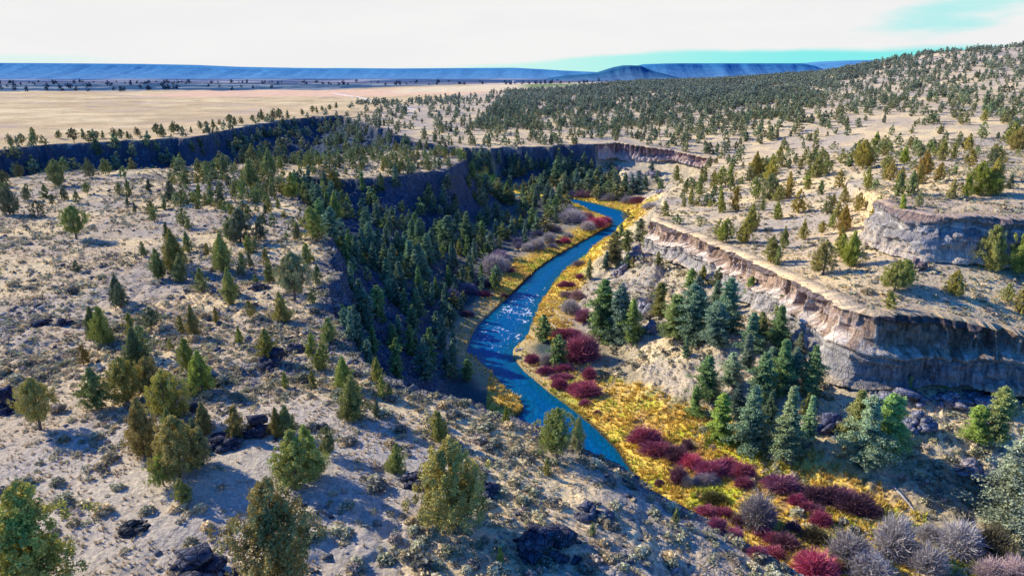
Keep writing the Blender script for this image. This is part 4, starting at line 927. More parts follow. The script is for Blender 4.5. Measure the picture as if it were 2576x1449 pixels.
placed = []      # x, y, radius of every tree
def region_group(x, y, sR, sL):
    if sL > 0: return 'junipers on the left bench'
    if sR > 0: return 'junipers on the right plateau' if x > 0 and y < 400 else 'junipers along the far rim'
    return 'junipers inside the canyon'

def build_trees():
    items = []; lms = []
    for (u, v, h, kd, colr, lb, lm) in JUN:
        x, y, z = hit(u, v)
        if lm == 'row': lm = None; reg = 'row'
        else: reg = None
        items.append(dict(u=u, v=v, h=h, kd=kd, col=colr, label=lb, x=x, y=y, z=z, desc=f"{sname(h)} {cname(colr)}", reg=reg))
        if lm: lms.append((u, v, lm))
    row = [i for i in items if i['reg'] == 'row']
    names = ['first', 'second', 'third', 'fourth', 'fifth', 'sixth', 'seventh', 'eighth', 'ninth', 'tenth', 'eleventh', 'twelfth', 'thirteenth', 'fourteenth', 'fifteenth', 'sixteenth', 'seventeenth', 'eighteenth']
    row.sort(key=lambda i: i['u'])
    for k, it in enumerate(row):
        if k < 18: it['label'] = f"{names[k]} juniper from the left along the brink of the far meadow"
        else: it['label'] = f"{names[len(row) - 1 - k]} juniper from the right end of the row along the meadow brink"
    auto_labels(items, 'juniper', lms)
    for k, it in enumerate(items):
        H = max(.8, top_z(it['y'], it['v'] - it['h']) - it['z'])
        W = H * rng.uniform(.9, 1.12)
        lod = 0 if it['h'] > 60 else 1
        if it['h'] < 34: lod = 1
        key = (it['kd'], lod, k % 3)
        tm = jtemplate(*key)
        info = terrain(np.array([it['x']]), np.array([it['y']]))[1]
        g = 'junipers in the row along the meadow brink' if it['reg'] == 'row' else region_group(it['x'], it['y'], info['sR'][0], info['sL'][0])
        colr = tuple(c * rng.uniform(.88, 1.12) for c in it['col'])
        plant_tree('juniper_tree', 'juniper', it['x'], it['y'], it['z'] - .05, H, W, tm, key, M_JUN, colr, it['label'], g, it['h'])
        placed.append((it['x'], it['y'], W * .3))
    nj = len(items)
    items = []; lms = []
    for (u, v, h, kd, colr, lb, lm) in PN:
        x, y, z = hit(u, min(v, 1560))
        items.append(dict(u=u, v=v, h=h, kd=kd, col=colr, label=lb, x=x, y=y, z=z, desc=f"{sname(h)} {cname(colr)}"))
        if lm: lms.append((u, v, lm))
    auto_labels(items, 'conifer', lms)
    for k, it in enumerate(items):
        H = min(24, max(1.5, top_z(it['y'], it['v'] - it['h']) - it['z']))
        W = H * rng.uniform(1.0, 1.4)
        lod = 0 if it['h'] > 75 else 1
        key = (it['kd'], lod, k % 3)
        tm = ptemplate(*key)
        colr = tuple(c * rng.uniform(.88, 1.12) for c in it['col'])
        plant_tree('conifer_tree', 'conifer', it['x'], it['y'], it['z'] - .1, H, W, tm, ('p',) + key, M_PINE, colr, it['label'], 'conifers growing inside the canyon', it['h'])
        placed.append((it['x'], it['y'], W * .18))
    return nj

def realise(name, mats, tmpls, X, Y, Z, S, SZ, cols, label, cat, kind='stuff', rot=True):
    """one mesh made of many transformed copies of small templates (V, F(tri), shade)"""
    n = len(X); ch = rng.integers(0, len(tmpls), n)
    Vs = []; Fs = []; Cs = []; off = 0
    for t, (V, F, sh) in enumerate(tmpls):
        m = np.nonzero(ch == t)[0]
        if len(m) == 0: continue
        a = rng.random(len(m)) * 6.283; ca, sa = np.cos(a)[:, None], np.sin(a)[:, None]
        x = (V[None, :, 0] * ca - V[None, :, 1] * sa) * S[m][:, None] + X[m][:, None]
        y = (V[None, :, 0] * sa + V[None, :, 1] * ca) * S[m][:, None] + Y[m][:, None]
        z = V[None, :, 2] * SZ[m][:, None] + Z[m][:, None]
        Vs.append(np.stack([x, y, z], -1).reshape(-1, 3))
        Cs.append((cols[m][:, None, :] * sh[None, :, None]).reshape(-1, 3))
        Fs.append((F[None] + (np.arange(len(m)) * len(V))[:, None, None]).reshape(-1, F.shape[1]) + off)
        off += len(m) * len(V)
    V = np.concatenate(Vs); C = np.concatenate(Cs); F = np.concatenate(Fs)
    me = np_mesh(name, V, F, np.concatenate([C, np.ones((len(C), 1))], 1))
    return link(name, me, mats, kind=kind, label=label, category=cat)

def scatter(n, x0, x1, y0, y1):
    X = rng.uniform(x0, x1, n); Y = np.sqrt(rng.uniform(y0 * y0, y1 * y1, n)) if False else rng.uniform(y0, y1, n)
    return X, Y

def poisson_ok(X, Y, R, cell=3.0):
    """greedy thinning against what has been placed already"""
    grid = {}
    for (x, y, r) in placed: grid.setdefault((int(x // cell), int(y // cell)), []).append((x, y, r))
    keep = np.zeros(len(X), bool)
    for k in range(len(X)):
        i, j = int(X[k] // cell), int(Y[k] // cell); ok = True
        for a in (-1, 0, 1):
            for b in (-1, 0, 1):
                for (x, y, r) in grid.get((i + a, j + b), ()):
                    if (x - X[k]) ** 2 + (y - Y[k]) ** 2 < (r + R[k]) ** 2: ok = False; break
                if not ok: break
            if not ok: break
        if ok:
            keep[k] = True; grid.setdefault((i, j), []).append((X[k], Y[k], R[k]))
    return keep

def build_woods(nj):
    # candidate points in a wedge before the camera
    def wedge(n, y0, y1, p=1.0):
        Y = (rng.random(n) * (y1 ** (1 + p) - y0 ** (1 + p)) + y0 ** (1 + p)) ** (1 / (1 + p))
        X = Y * rng.uniform(-.86, .92, n)
        return X, Y
    X, Y = wedge(95000, 90, 1500)
    Z, info = terrain(X, Y); Z = Z.ravel()
    u, v, dep = project(X, Y, Z)
    sL, sR = info['sL'], info['sR']
    cl = fbm(X / 30, Y / 30, 3, 811)
    area_per = (.92 + .86) / 2 * (1500 ** 2 - 90 ** 2) / 95000.0        # m2 per candidate (about 38)
    dens = np.zeros(len(X))
    R = sR > 1
    line = np.interp(u, [600, 850, 900, 1000, 1200, 1420, 1600, 1740, 2576], [330, 283, 262, 255, 238, 224, 208, 200, 60])   # meadow above this line
    wood = R & (v > line) & (Y > 250)
    dens = np.where(wood & (u > 880), 1 / 150., dens)
    dense = wood & (u > 1300 - (v - 220) * 1.2) & (v < 335 + (u - 1300) * .02) & (u < 2150 - (v - 200) * 1.5)
    dens = np.where(dense, 1 / 36., dens)
    hillR = R & (u > 1700) & (Y > 150) & ~dense
    dens = np.where(hillR, np.where(Y > 420, 1 / 80., 1 / 90.), dens)
    dens = np.where(R & (X > 30) & (Y <= 230), 1 / 420., dens)
    dens = np.where(R & (Y < 480) & (u > 1100) & (u < 1700), 1 / 95., dens)
    dens = np.where(R & (u < 880) & (sR < 7) & (Y > 330), 1 / 60., dens)
    # bench and shaded slopes
    B = sL > .5
    dens = np.where(B, np.where((u > 430) & (v < 570), 1 / 30., np.where(u > 560, 1 / 110., 1 / 380.)), dens)
    dens = np.where(B & (Y < 110), 1 / 900., dens)
    slope = (sL < 0) & (sR < 0) & (info['dL'] < info['dR']) & (info['rd'] > 5.5) & (X < 40)
    dens = np.where(slope & (v < 640), 1 / 24., dens)
    dens = np.where(slope & (v >= 640) & (v < 960) & (u > 850), 1 / 20., dens)
    fw = (sL < 0) & (sR < 0) & (info['dR'] <= info['dL']) & (X < 60) & (Y > 330)
    dens = np.where(fw, 1 / 60., dens)
    dens = np.where(fw & (u > 1150) & (v > 400), 1 / 26., dens)
    rs = (sL < 0) & (sR < 0) & (X > 20) & (Y < 330) & (info['h'] > 3)
    dens = np.where(rs, 1 / 500., dens)
    dens *= np.clip(1 + 1.3 * cl, .15, 2.2)
    p = dens * area_per
    keep = (rng.random(len(X)) < p) & (v > -50) & (v < 1500) & (Z > ZW + .8) & (u > -120) & (u < 2700)
    X, Y, Z, u, v, cl = [a[keep] for a in (X, Y, Z, u, v, cl)]; sL = sL[keep]; sR = sR[keep]; slope = (slope | fw)[keep]
    H = rng.uniform(2.2, 6.2, len(X)) * np.where(R[keep] & (Y > 350), 1.12, 1.0)
    H = np.where(sL > .5, H * .85, H); H = np.where(slope, H * 1.5, H)
    k2 = poisson_ok(X, Y, H * .16)
    X, Y, Z, u, v, H, slope, sL, sR = [a[k2] for a in (X, Y, Z, u, v, H, slope, sL, sR)]
    px = H * FPX / (Y * CP + (CAMZ - Z) * SP)
    order = np.argsort(-px)
    ci = [i for i in order if slope[i]]; ji = [i for i in order if not slope[i]]
    print('scatter', len(X), 'conifer', len(ci), 'juniper', len(ji))
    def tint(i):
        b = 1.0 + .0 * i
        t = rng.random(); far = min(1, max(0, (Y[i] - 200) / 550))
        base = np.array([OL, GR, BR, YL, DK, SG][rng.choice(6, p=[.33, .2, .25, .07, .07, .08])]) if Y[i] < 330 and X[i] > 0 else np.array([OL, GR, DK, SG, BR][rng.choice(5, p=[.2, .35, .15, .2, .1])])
        return tuple(base * (1 - far) + np.array([1.0, 1.13, 2.2]) * far)  # crowns turn bluer with distance, haze put into their colour
    names = ['cone', 'round', 'cone', 'open', 'slender', 'round']
    lab = {}
    n_ind = max(0, 298 - nj)
    for k, i in enumerate(ji[:n_ind]):
        kd = names[int(rng.integers(0, 6))]; key = (kd, 1, int(rng.integers(0, 3))); tm = jtemplate(*key)
        if sL[i] > .5: lb, g = 'juniper among many alike scattered over the left bench', 'scattered junipers of the left bench'
        elif X[i] > 0 and Y[i] < 300: lb, g = 'juniper among many alike on the grassy plateau above the right cliff', 'scattered junipers above the right cliff'
        elif sR[i] > 0: lb, g = 'juniper among many alike on the far hillside', 'scattered junipers of the far hillside'
        else: lb, g = 'juniper among many alike on the rocky canyon slope', 'scattered junipers of the canyon slope'
        W = H[i] * rng.uniform(.9, 1.2)
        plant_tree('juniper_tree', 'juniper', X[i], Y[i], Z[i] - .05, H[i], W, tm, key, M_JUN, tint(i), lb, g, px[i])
    for k, i in enumerate(ci[:max(0, 298 - len(PN))]):
        kd = ['fir', 'fir', 'spire', 'ponderosa'][int(rng.integers(0, 4))]; key = (kd, 1, int(rng.integers(0, 3))); tm = ptemplate(*key)
        c = (.85, 1.1, 1.15) if rng.random() < .7 else (1.0, 1.2, .8)
        lb = 'small conifer among many alike in the shaded canyon woods'
        plant_tree('conifer_tree', 'conifer', X[i], Y[i], Z[i] - .05, H[i], H[i] * rng.uniform(.9, 1.2), tm, ('p',) + key, M_PINE, c, lb, 'small conifers of the shaded canyon woods', px[i])
    rest = ji[n_ind:] + ci[max(0, 298 - len(PN)):]
    rest = np.array(rest)
    near = rest[px[rest] > 16]; far = rest[px[rest] <= 16]
    for part, lod, nm, lb in ((near, 2, 'juniper_woodland', 'open juniper woodland covering the hillsides'), (far, 3, 'distant_woodland', 'distant juniper woodland on the far hills')):
        if len(part) == 0: continue
        tm = []
        for kd in ('cone', 'round', 'slender', 'round'):
            for var in range(2):
                cr, tk = juniper(900 + var * 31 + len(kd), kd, lod); tm.append(cr)
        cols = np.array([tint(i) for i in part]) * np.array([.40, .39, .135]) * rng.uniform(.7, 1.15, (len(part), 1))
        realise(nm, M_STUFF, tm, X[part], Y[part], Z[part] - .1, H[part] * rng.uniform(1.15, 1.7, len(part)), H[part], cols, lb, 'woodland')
    # a few rows of trees far out on the plain
    n = 900; Yt = rng.uniform(1150, 2300, n); Xt = Yt * rng.uniform(-.8, .15, n)
    g = fbm(Xt / 160, Yt / 40, 3, 977); ok = (g > .12) & ((Yt > 1500) | (Xt < -430)); Xt, Yt = Xt[ok], Yt[ok]
    Zt, _ = terrain(Xt, Yt); Zt = Zt - sstep(1900, 2600, Yt) * 70
    Ht = rng.uniform(5, 10, len(Xt))
    tm = [juniper(950 + k, 'round', 3)[0] for k in range(3)]
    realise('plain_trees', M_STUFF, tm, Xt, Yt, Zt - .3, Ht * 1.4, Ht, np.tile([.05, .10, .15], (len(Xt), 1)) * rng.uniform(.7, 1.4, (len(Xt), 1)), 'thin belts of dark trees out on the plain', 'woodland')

# ------------------------------------------------------------------ shrubs
def twig_bush(seed, n=420, curve=.3, dome=1.0, w=.012):
    rg = np.random.default_rng(seed); Vs = []; Fs = []; Cs = []; o = 0
    for k in range(n):
        a = rg.random() * 6.283; el = math.acos(rg.uniform(.12, 1.0)); L = rg.uniform(.7, .95) * (1 + .16 * math.sin(3 * a + seed) * math.sin(el * 3))
        bx, by = rg.normal(size=2) * .10
        d = np.array([math.cos(a) * math.sin(el), math.sin(a) * math.sin(el), math.cos(el)])
        s0 = rg.uniform(0.0, .62)
        s0 = rg.uniform(0, .1) if rg.random() < .12 else rg.uniform(.45, .88)
        p0 = np.array([bx, by, 0]) * (1 - s0) + d * s0 * L * np.array([.5, .5, 1])
        p2 = np.array([bx, by, 0]) + d * L * np.array([.52, .52, 1.0]) + rg.normal(size=3) * .045
        p1 = (p0 + p2) / 2 + np.array([d[0], d[1], 0]) * curve * .08 + rg.normal(size=3) * .02
        side = np.cross(d, rg.normal(size=3)); side /= np.linalg.norm(side) + 1e-9; side *= w
        V = [p0 - side, p0 + side, p1 - side * .8, p1 + side * .8, p2]
        Vs += V; Fs += [(o, o + 1, o + 3), (o, o + 3, o + 2), (o + 2, o + 3, o + 4)]
        sh = rg.uniform(.6, 1.3); Cs += [sh * .55, sh * .55, sh * .9, sh * .9, sh * 1.2]; o += 5  # twig feet darker than tips, bush shade painted into vertex colour
    sh = np.array(Cs)
    return np.array(Vs), np.array(Fs), sh

def build_shrubs():
    reds = [twig_bush(50 + k, 2000, .4, w=.009) for k in range(4)]
    gry = [twig_bush(80 + k, 2200, .9, w=.007) for k in range(4)]
    def meshes(lst, nm, mt):
        out = []
        for t in lst:
            me = np_mesh(nm, t[0], t[1], np.stack([t[2]] * 3 + [np.ones(len(t[2]))], 1)); me.materials.append(mt); out.append(me)
        return out
    RM = meshes(reds, 'dogwood_twigs', M_RED); GM = meshes(gry, 'willow_twigs', M_GREY)
    lm_r = [(1452, 905, 'big maroon thicket'), (1900, 1200, 'huge maroon patch'), (2050, 1440, 'brightest pink shrub'), (1130, 680, 'shaded left bank'), (1500, 560, 'river point'), (1622, 1100, 'shrubs below the grey flat'), (2150, 1280, 'dark shrubs by the shadow')]
    lm_w = [(1905, 1315, 'lone round grey willow'), (2250, 1385, 'tall willow clump'), (1240, 680, 'left bank willows'), (1380, 620, 'pale willow pair'), (1540, 500, 'far bend willows'), (1440, 780, 'right bank thicket')]
    for lst, M, nm, cat, noun, lms, grp in ((RED, RM, 'red_osier_shrub', 'shrub', 'red twigged shrub', lm_r, 'red twigged shrubs on the yellow banks'), (WIL, GM, 'bare_willow_shrub', 'shrub', 'bare willow', lm_w, 'bare grey willows along the river')):
        items = []
        for (u, v, w, h, c) in lst:
            sz = 'large' if w > 80 else ('small' if w < 45 else 'medium')
            tone = 'dark' if c[0] < .7 else ('bright' if c[0] > 1.3 else ('pale' if c[0] > 1 else 'dull'))
            x, y, z = hit(u, min(v, 1560)); items.append(dict(u=u, v=v, w=w, h=h, col=tuple(q * f_ for f_ in [rng.uniform(.8, 1.2)] for q in c), x=x, y=y, z=z, label=None, desc=sz + ' ' + tone))
        auto_labels(items, noun, lms)
        for k, it in enumerate(items):
            dep = project(it['x'], it['y'], it['z'])[2]
            W = it['w'] * dep / FPX; H = max(.7, top_z(it['y'], it['v'] - it['h']) - it['z'])
            o = link(nm, M[k % 4], loc=(it['x'], it['y'], it['z'] - .05), label=it['label'], category=cat, group=grp)
            asp = np.clip(H * 1.1, 1, 9)
            o.scale = (W * 1.1, min(W * 1.05, max(W * .5, H * 1.2)), H); o.color = (*it['col'], 1); o.rotation_euler = (0, 0, [0, math.pi][k % 2] + rng.uniform(-.2, .2))

def clump(seed, n=26, leaf=.34):
    rg = np.random.default_rng(seed)
    th = rg.random(n) * 6.283; el = np.arccos(rg.uniform(0, 1, n)); r = rg.uniform(.6, 1, n)
    C = np.stack([np.cos(th) * np.sin(el) * r * .5, np.sin(th) * np.sin(el) * r * .5, np.cos(el) * r * .75 + .08], 1)
    return tri_cloud(C, np.full((n, 3), .08), 1, leaf, rg, .6 + .6 * C[:, 2])

def tuft(seed, n=12, w=.05, spread=.5):
    rg = np.random.default_rng(seed); V = []; S = []
    for k in range(n):
        a = rg.random() * 6.283; d = np.array([math.cos(a), math.sin(a), 0]); s = np.array([-d[1], d[0], 0]) * w
        b = d * rg.random() * .15; tip = d * spread * rg.uniform(.2, 1) + np.array([0, 0, rg.uniform(.6, 1)])
        V += [b - s, b + s, tip]; q = rg.uniform(.7, 1.2); S += [q * .75, q * .75, q * 1.15]
    return np.array(V), np.arange(3 * n).reshape(-1, 3), np.array(S)

def build_groundcover():
    def wedge(n, y0, y1):
        Y = rng.random(n) ** .75 * (y1 - y0) + y0; X = Y * rng.uniform(-.85, .9, n) + rng.uniform(-8, 8, n)
        return X, Y
    X, Y = wedge(80000, 40, 330)
    X2, Y2 = wedge(16000, 40, 110); X = np.concatenate([X, X2]); Y = np.concatenate([Y, Y2])
    Z, info = terrain(X, Y); Z = Z.ravel()
    u, v, dep = project(X, Y, Z)
    n = fbm(X / 9, Y / 9, 3, 901); 
    bare = BARE(X, Y)
    L = info['sL'] > .3; Rr = (info['sR'] > .5)
    flat = (info['sL'] < -1) & (info['sR'] < -1) & (X > 0)
    keep = (L & (rng.random(len(X)) < np.clip(.30 + .7 * n, .05, .8) * (1 - .65 * bare))) | (Rr & (X > 0) & (rng.random(len(X)) < .30 + .4 * n)) | (flat & (info['rd'] > 12) & (rng.random(len(X)) < .14 + .5 * n))
    keep &= (v < 1520) & (u > -60) & (u < 2640)
    X, Y, Z, dep = X[keep], Y[keep], Z[keep], dep[keep]; Lk = L[keep]; fk = flat[keep]
    S = rng.gamma(4, .16, len(X)) + .25; S = np.where(fk, S * 1.1, S * .82); S = np.clip(S, .25, 2.0)
    pal = np.array([[.48, .45, .25], [.62, .57, .34], [.78, .65, .36], [.34, .31, .22], [.86, .66, .34], [.54, .43, .31]])
    c = pal[rng.choice(6, len(X), p=[.26, .26, .16, .14, .10, .08])] * rng.uniform(.75, 1.3, (len(X), 1))
    ap = S / dep
    big = np.argsort(-ap)[:290]
    cm = []
    for k in range(5):
        t = clump(400 + k, 200, .2); me = np_mesh('sagebrush_leaves', t[0], t[1], np.stack([t[2]] * 3 + [np.ones(len(t[2]))], 1)); me.materials.append(M_STUFF); cm.append(me)
    for k, i in enumerate(big):
        o = link('sagebrush', cm[k % 5], loc=(X[i], Y[i], Z[i] - .03), label='low sagebrush clump like many others on the near ground', category='sagebrush', group='sagebrush clumps on the near ground')
        o.scale = (S[i] * 1.15, S[i] * 1.15, S[i] * .75); o.rotation_euler = (0, 0, rng.random() * 6.28); o.color = (*c[i], 1)
    m = np.ones(len(X), bool); m[big] = False
    near = m & (dep < 120); farr = m & (dep >= 120)
    realise('sagebrush_cover', M_STUFF, [clump(k, 34, .3) for k in range(6)], X[near], Y[near], Z[near] - .03, S[near] * 1.1, S[near] * .7, c[near], 'low grey sagebrush and dry scrub covering the near ground', 'scrub')
    realise('distant_scrub', M_STUFF, [clump(20 + k, 14, .45) for k in range(5)], X[farr], Y[farr], Z[farr] - .03, S[farr] * 1.2, S[farr] * .75, c[farr], 'low grey scrub dotted over the farther ground', 'scrub')
    print('sage', len(X))
    # pale bunch grass
    X, Y = wedge(70000, 40, 190); Z, info = terrain(X, Y); Z = Z.ravel(); u, v, dep = project(X, Y, Z)
    n = fbm(X / 7, Y / 7, 3, 931)
    k = (((info['sL'] > .3) | (info['sR'] > .3)) & (rng.random(len(X)) < np.clip(.35 + 1.2 * n, .04, 1))) | ((info['sL'] < -1) & (info['sR'] < -1) & (X > 5) & (info['h'] > 1) & (rng.random(len(X)) < .5))
    k &= (v < 1500) & (u > -30) & (u < 2610)
    X, Y, Z = X[k], Y[k], Z[k]; S = rng.uniform(.25, .55, len(X))
    c = np.array([.92, .72, .42]) * rng.uniform(.7, 1.25, (len(X), 1)); 
    realise('bunch_grass', M_STUFF, [tuft(k, 12, .09) for k in range(5)], X, Y, Z - .02, S * 1.2, S * .8, c, 'pale dry bunch grass between the scrub', 'grass')
    # golden sedge along the water
    X, Y = wedge(190000, 60, 345); ok = (X > -60) & (X < 110); X, Y = X[ok], Y[ok]
    Z, info = terrain(X, Y); Z = Z.ravel(); u, v, dep = project(X, Y, Z)
    _, rock, yl, _ = ground_colours(X, Y, Z, info)
    k = (yl > rng.random(len(X)) * .9 + .05) & (info['rd'] > .1) & (u < 2700)
    X, Y, Z = X[k], Y[k], Z[k]; m = fbm(X / 5, Y / 5, 3, 941); m2 = fbm(X / 2, Y / 2, 2, 945)
    S = (.55 + .35 * rng.random(len(X))) * (1 + .5 * m2)
    c = np.tile([1.0, .71, .16], (len(X), 1)); c = lerp3(c, [.78, .76, .14], sstep(.1, .45, m)); c = lerp3(c, [.92, .60, .20], sstep(.25, .6, -m)); c = c * 1.05; c *= rng.uniform(.7, 1.25, (len(X), 1))
    print('sedge', len(X))
    realise('golden_sedge', M_STUFF, [tuft(60 + k, 12, .10, .7) for k in range(6)], X, Y, Z - .03, S * 1.2, S, c, 'golden yellow sedge and grass lining both river banks', 'grass')
# ------------------------------------------------------------------ rocks
def hull_rock(seed, n=16, sq=(1, 1, .8), jag=.0):
    import bmesh
    rg = random.Random(seed); bm = bmesh.new()
    for k in range(n):
        v = Vector((rg.gauss(0, 1), rg.gauss(0, 1), rg.gauss(0, 1))); v.normalize(); v *= rg.uniform(.8, 1.05)
        m = max(abs(v.x), abs(v.y), abs(v.z)); v = v / m * .5 * rg.uniform(.82, 1)
        bm.verts.new((v.x * sq[0], v.y * sq[1], v.z * sq[2] + .3 * sq[2]))
    r = bmesh.ops.convex_hull(bm, input=bm.verts)
    bmesh.ops.delete(bm, geom=[g for g in r['geom_interior'] if isinstance(g, bmesh.types.BMVert)], context='VERTS')
    bmesh.ops.triangulate(bm, faces=bm.faces)
    bm.verts.ensure_lookup_table(); bm.verts.index_update()
    V = np.array([v.co[:] for v in bm.verts]); F = np.array([[q.index for q in f.verts] for f in bm.faces])
    bm.free(); return V, F

def mat_lava():
    g = NT('black_lava')
    pos = g.n('ShaderNodeNewGeometry').outputs['Position']
    a = g.noise(pos, 1.8, 6, .7); b = g.noise(pos, .5, 3, .5)
    cr = g.n('ShaderNodeTexVoronoi', feature='DISTANCE_TO_EDGE', inputs={'Vector': pos, 'Scale': 1.1}).outputs['Distance']
    c = g.ramp(a, [(.3, (.035, .035, .042)), (.55, (.11, .11, .12)), (.75, (.36, .35, .33))])
    c = g.mix(g.range(cr, 0, .06, .8, 0), c, (.015, .015, .02, 1))
    oc = g.n('ShaderNodeObjectInfo').outputs['Color']
    c = g.mix(1.0, c, oc, 'MULTIPLY')
    bp = g.n('ShaderNodeBump', inputs={'Strength': 1, 'Distance': .25, 'Height': g.math('ADD', a, g.range(cr, 0, .1, -.4, 0))})
    p = g.n('ShaderNodeBsdfDiffuse', inputs={'Color': c, 'Normal': bp.outputs[0]}); g.l(p.outputs[0], g.out.inputs[0]); return g.m

def outcrop_mesh(seed, blocks=22, sx=1, sy=1, sz=1):
    rg = random.Random(seed); parts = []
    for k in range(blocks):
        V, F = hull_rock(seed * 50 + k, 16)
        a = rg.random() * 6.28; r = math.sqrt(rg.random()) * .42
        s = rg.uniform(.16, .42) * (1.2 - r)
        V = V * s * np.array([1, rg.uniform(.7, 1.3), rg.uniform(.7, 1.4)])
        c, q = math.cos(a * 3), math.sin(a * 3)
        V = np.stack([V[:, 0] * c - V[:, 1] * q, V[:, 0] * q + V[:, 1] * c, V[:, 2]], 1)
        V += np.array([math.cos(a) * r, math.sin(a) * r, max(0, (.42 - r)) * rg.uniform(.2, 1.3)])
        parts.append((V, F))
    V, F = join(parts); return V * np.array([sx, sy, sz]), F

def build_rocks():
    M = mat_lava()
    K = (1, 1, 1.1); G = (3.2, 3.1, 3.1); T = (4.2, 3.6, 3.2); W = (5.5, 5.2, 4.8); Bn = (3.0, 2.1, 1.7)
    data = [ # u, v foot, w, h, tint, label
     (1045, 1212, 95, 60, K, 'black blocky lava outcrop left of the broad pale juniper'),
     (1100, 1075, 60, 48, (2, 2, 2.2), 'grey lava block standing behind the small rim juniper'),
     (1205, 1240, 110, 60, K, 'shaded black lava ridge right of the broad pale juniper'),
     (1385, 1375, 200, 90, K, 'large dark shaded lava mound near the bottom centre'),
     (1480, 1290, 120, 40, (1.6, 1.6, 1.7), 'broken grey lava band up the slope from the dark mound'),
     (105, 818, 70, 28, K, 'low row of dark rocks on the left grassland'),
     (160, 816, 55, 24, K, 'second low dark rock beside the row on the left grassland'),
     (20, 1030, 90, 100, (.7, .7, .9), 'shaded black rock bank at the left edge'),
     (560, 1115, 120, 40, K, 'black rubble heap below the golden juniper'),
     (650, 1085, 110, 60, K, 'dark rubble pile between two front junipers'),
     (470, 1035, 90, 46, K, 'dark rock nestled under the wide brownish juniper'),
     (690, 915, 90, 60, K, 'dark fissured lava hollow near the centre left'),
     (740, 880, 60, 30, (1.5, 1.5, 1.6), 'small grey lava block by the canyon edge'),
     (650, 725, 50, 28, K, 'dark rock heap under the leaning juniper'),
     (500, 1440, 200, 70, (1.3, 1.3, 1.4), 'jagged lava rocks at the bottom edge left of the big juniper'),
     (335, 1330, 90, 30, (.9, .9, .8), 'low dark brush covered rock at lower left'),
     (640, 770, 40, 18, K, 'little black rock on the mid bench'),
     (2310, 672, 62, 44, Bn, 'rounded brown boulder on the slope above the cliff'),
     (2222, 618, 64, 54, (1.7, 1.7, 2.0), 'dark fractured rock pile at the left end of the grey outcrop'),
     (1612, 800, 70, 105, W, 'pale rock knob between two groups of conifers'),
     (1640, 830, 60, 50, T, 'whitish ledge under the pale rock knob'),
     (1560, 690, 50, 40, T, 'pale rocky rib running toward the river'),
     (1600, 650, 60, 45, T, 'tan rocky rib under the cliff tip'),
     (2090, 1085, 80, 100, (1.9, 1.9, 2.4), 'blue shaded rock face behind the lower conifers'),
     (2310, 1075, 90, 95, G, 'grey striped rock buttress right of the huge wide conifer'),
     (2400, 1010, 120, 40, T, 'tan rounded ledge below the shaded cliff'),
     (2270, 1000, 150, 40, G, 'grey broken ledge at the foot of the long cliff'),
     (2500, 1010, 150, 50, G, 'grey ledge below the right end of the cliff'),
     (2550, 1230, 90, 120, G, 'grey rock slab at the right edge behind the huge conifer'),
     (2460, 1185, 110, 45, T, 'tan boulders above the long tree shadow'),
     (2180, 960, 80, 40, (2.4, 2.3, 2.4), 'knobby rock footing where the cliff turns'),
     (1202, 893, 18, 12, (1.6, 1.2, 1.0), 'brown boulder standing in the shaded river'),
     (1292, 862, 26, 12, W, 'pale boulder in the rapids next to the right bank'),
     (1310, 880, 30, 14, W, 'pale rock at the right bank below the rapids'),
     (1547, 542, 14, 9, T, 'tiny brown rock in the river at the far bend'),
     (1697, 880, 20, 12, K, 'small black boulder on the bare tan slope'), (1690, 912, 22, 12, K, 'second small black boulder lower on the bare tan slope'),
     (1600, 965, 16, 8, K, 'tiny dark rock near the foot of the tan slope'),
     (1660, 485, 26, 34, W, 'white pinnacle rocks at the canyon corner'), (1560, 428, 40, 34, T, 'pale talus blocks under the far reddish cliff'), (1640, 440, 50, 30, T, 'pale talus mound right of the far blocks'), (1600, 455, 44, 22, T, 'pale talus mound above the far conifers'),
    ]
    for k, (u, v, w, h, t, lb) in enumerate(data):
        x, y, z = hit(u, min(v, 1500)); dep = project(x, y, z)[2]
        W_ = w * dep / FPX; H = max(.4, top_z(y, v - h) - z)
        if h > w * .9: H *= .8
        V, F = outcrop_mesh(70 + k, 26 if w > 40 else 7)
        V = V * np.array([W_, W_ * .8, H * 1.25])
        o = link('rock_outcrop' if w > 40 else 'boulder', np_mesh('rock', V, F), M, loc=(x, y, z - .15 * H), label=lb, category='rock', group='rocks and outcrops' if False else '')
        del o['group']; o.color = (*t, 1)
    # rubble
    n = 34000
    Y = rng.random(n) ** .8 * 190 + 42; X = Y * rng.uniform(-.82, .92, n)
    Z, info = terrain(X, Y); Z = Z.ravel(); u, v, dep = project(X, Y, Z)
    p = np.clip(.05 + info['rough'] * .55 + .8 * sstep(6, 0, info['sL']) , 0, 1) * sstep(-.25, .3, fbm(X / 6, Y / 6, 3, 951))
    k = ((info['sL'] > -28) & (info['sR'] < -3) & (info['h'] > .5) & (rng.random(n) < np.where(info['sL'] < -2, .5, p)) | ((info['sR'] < -2.5) & (info['sR'] > -13) & (X > 40) & (rng.random(n) < .5 * sstep(-13, -4, info['sR'])))) & (v < 1490) & (u > -30)
    X, Y, Z = X[k], Y[k], Z[k]; S = rng.gamma(3, .12, len(X)) + .12; S = np.clip(S, .12, 1.3)
    tm = []
    for q in range(8):
        V, F = hull_rock(3000 + q, 9); tm.append((V, F, np.ones(len(V))))
    g = rng.random(len(X)); c = np.array([.07, .07, .08]) * (1 - g)[:, None] + np.array([.42, .40, .37]) * g[:, None]
    print('rubble', len(X))
    realise('lava_rubble', M_STUFF, tm, X, Y, Z - .08, S * 1.2, S * .9, c, 'loose angular lava rubble strewn over the bench', 'rubble')
    # bleached log lying toward the river
    a = np.array(hit(2245, 1225)); b = np.array(hit(2312, 1300))
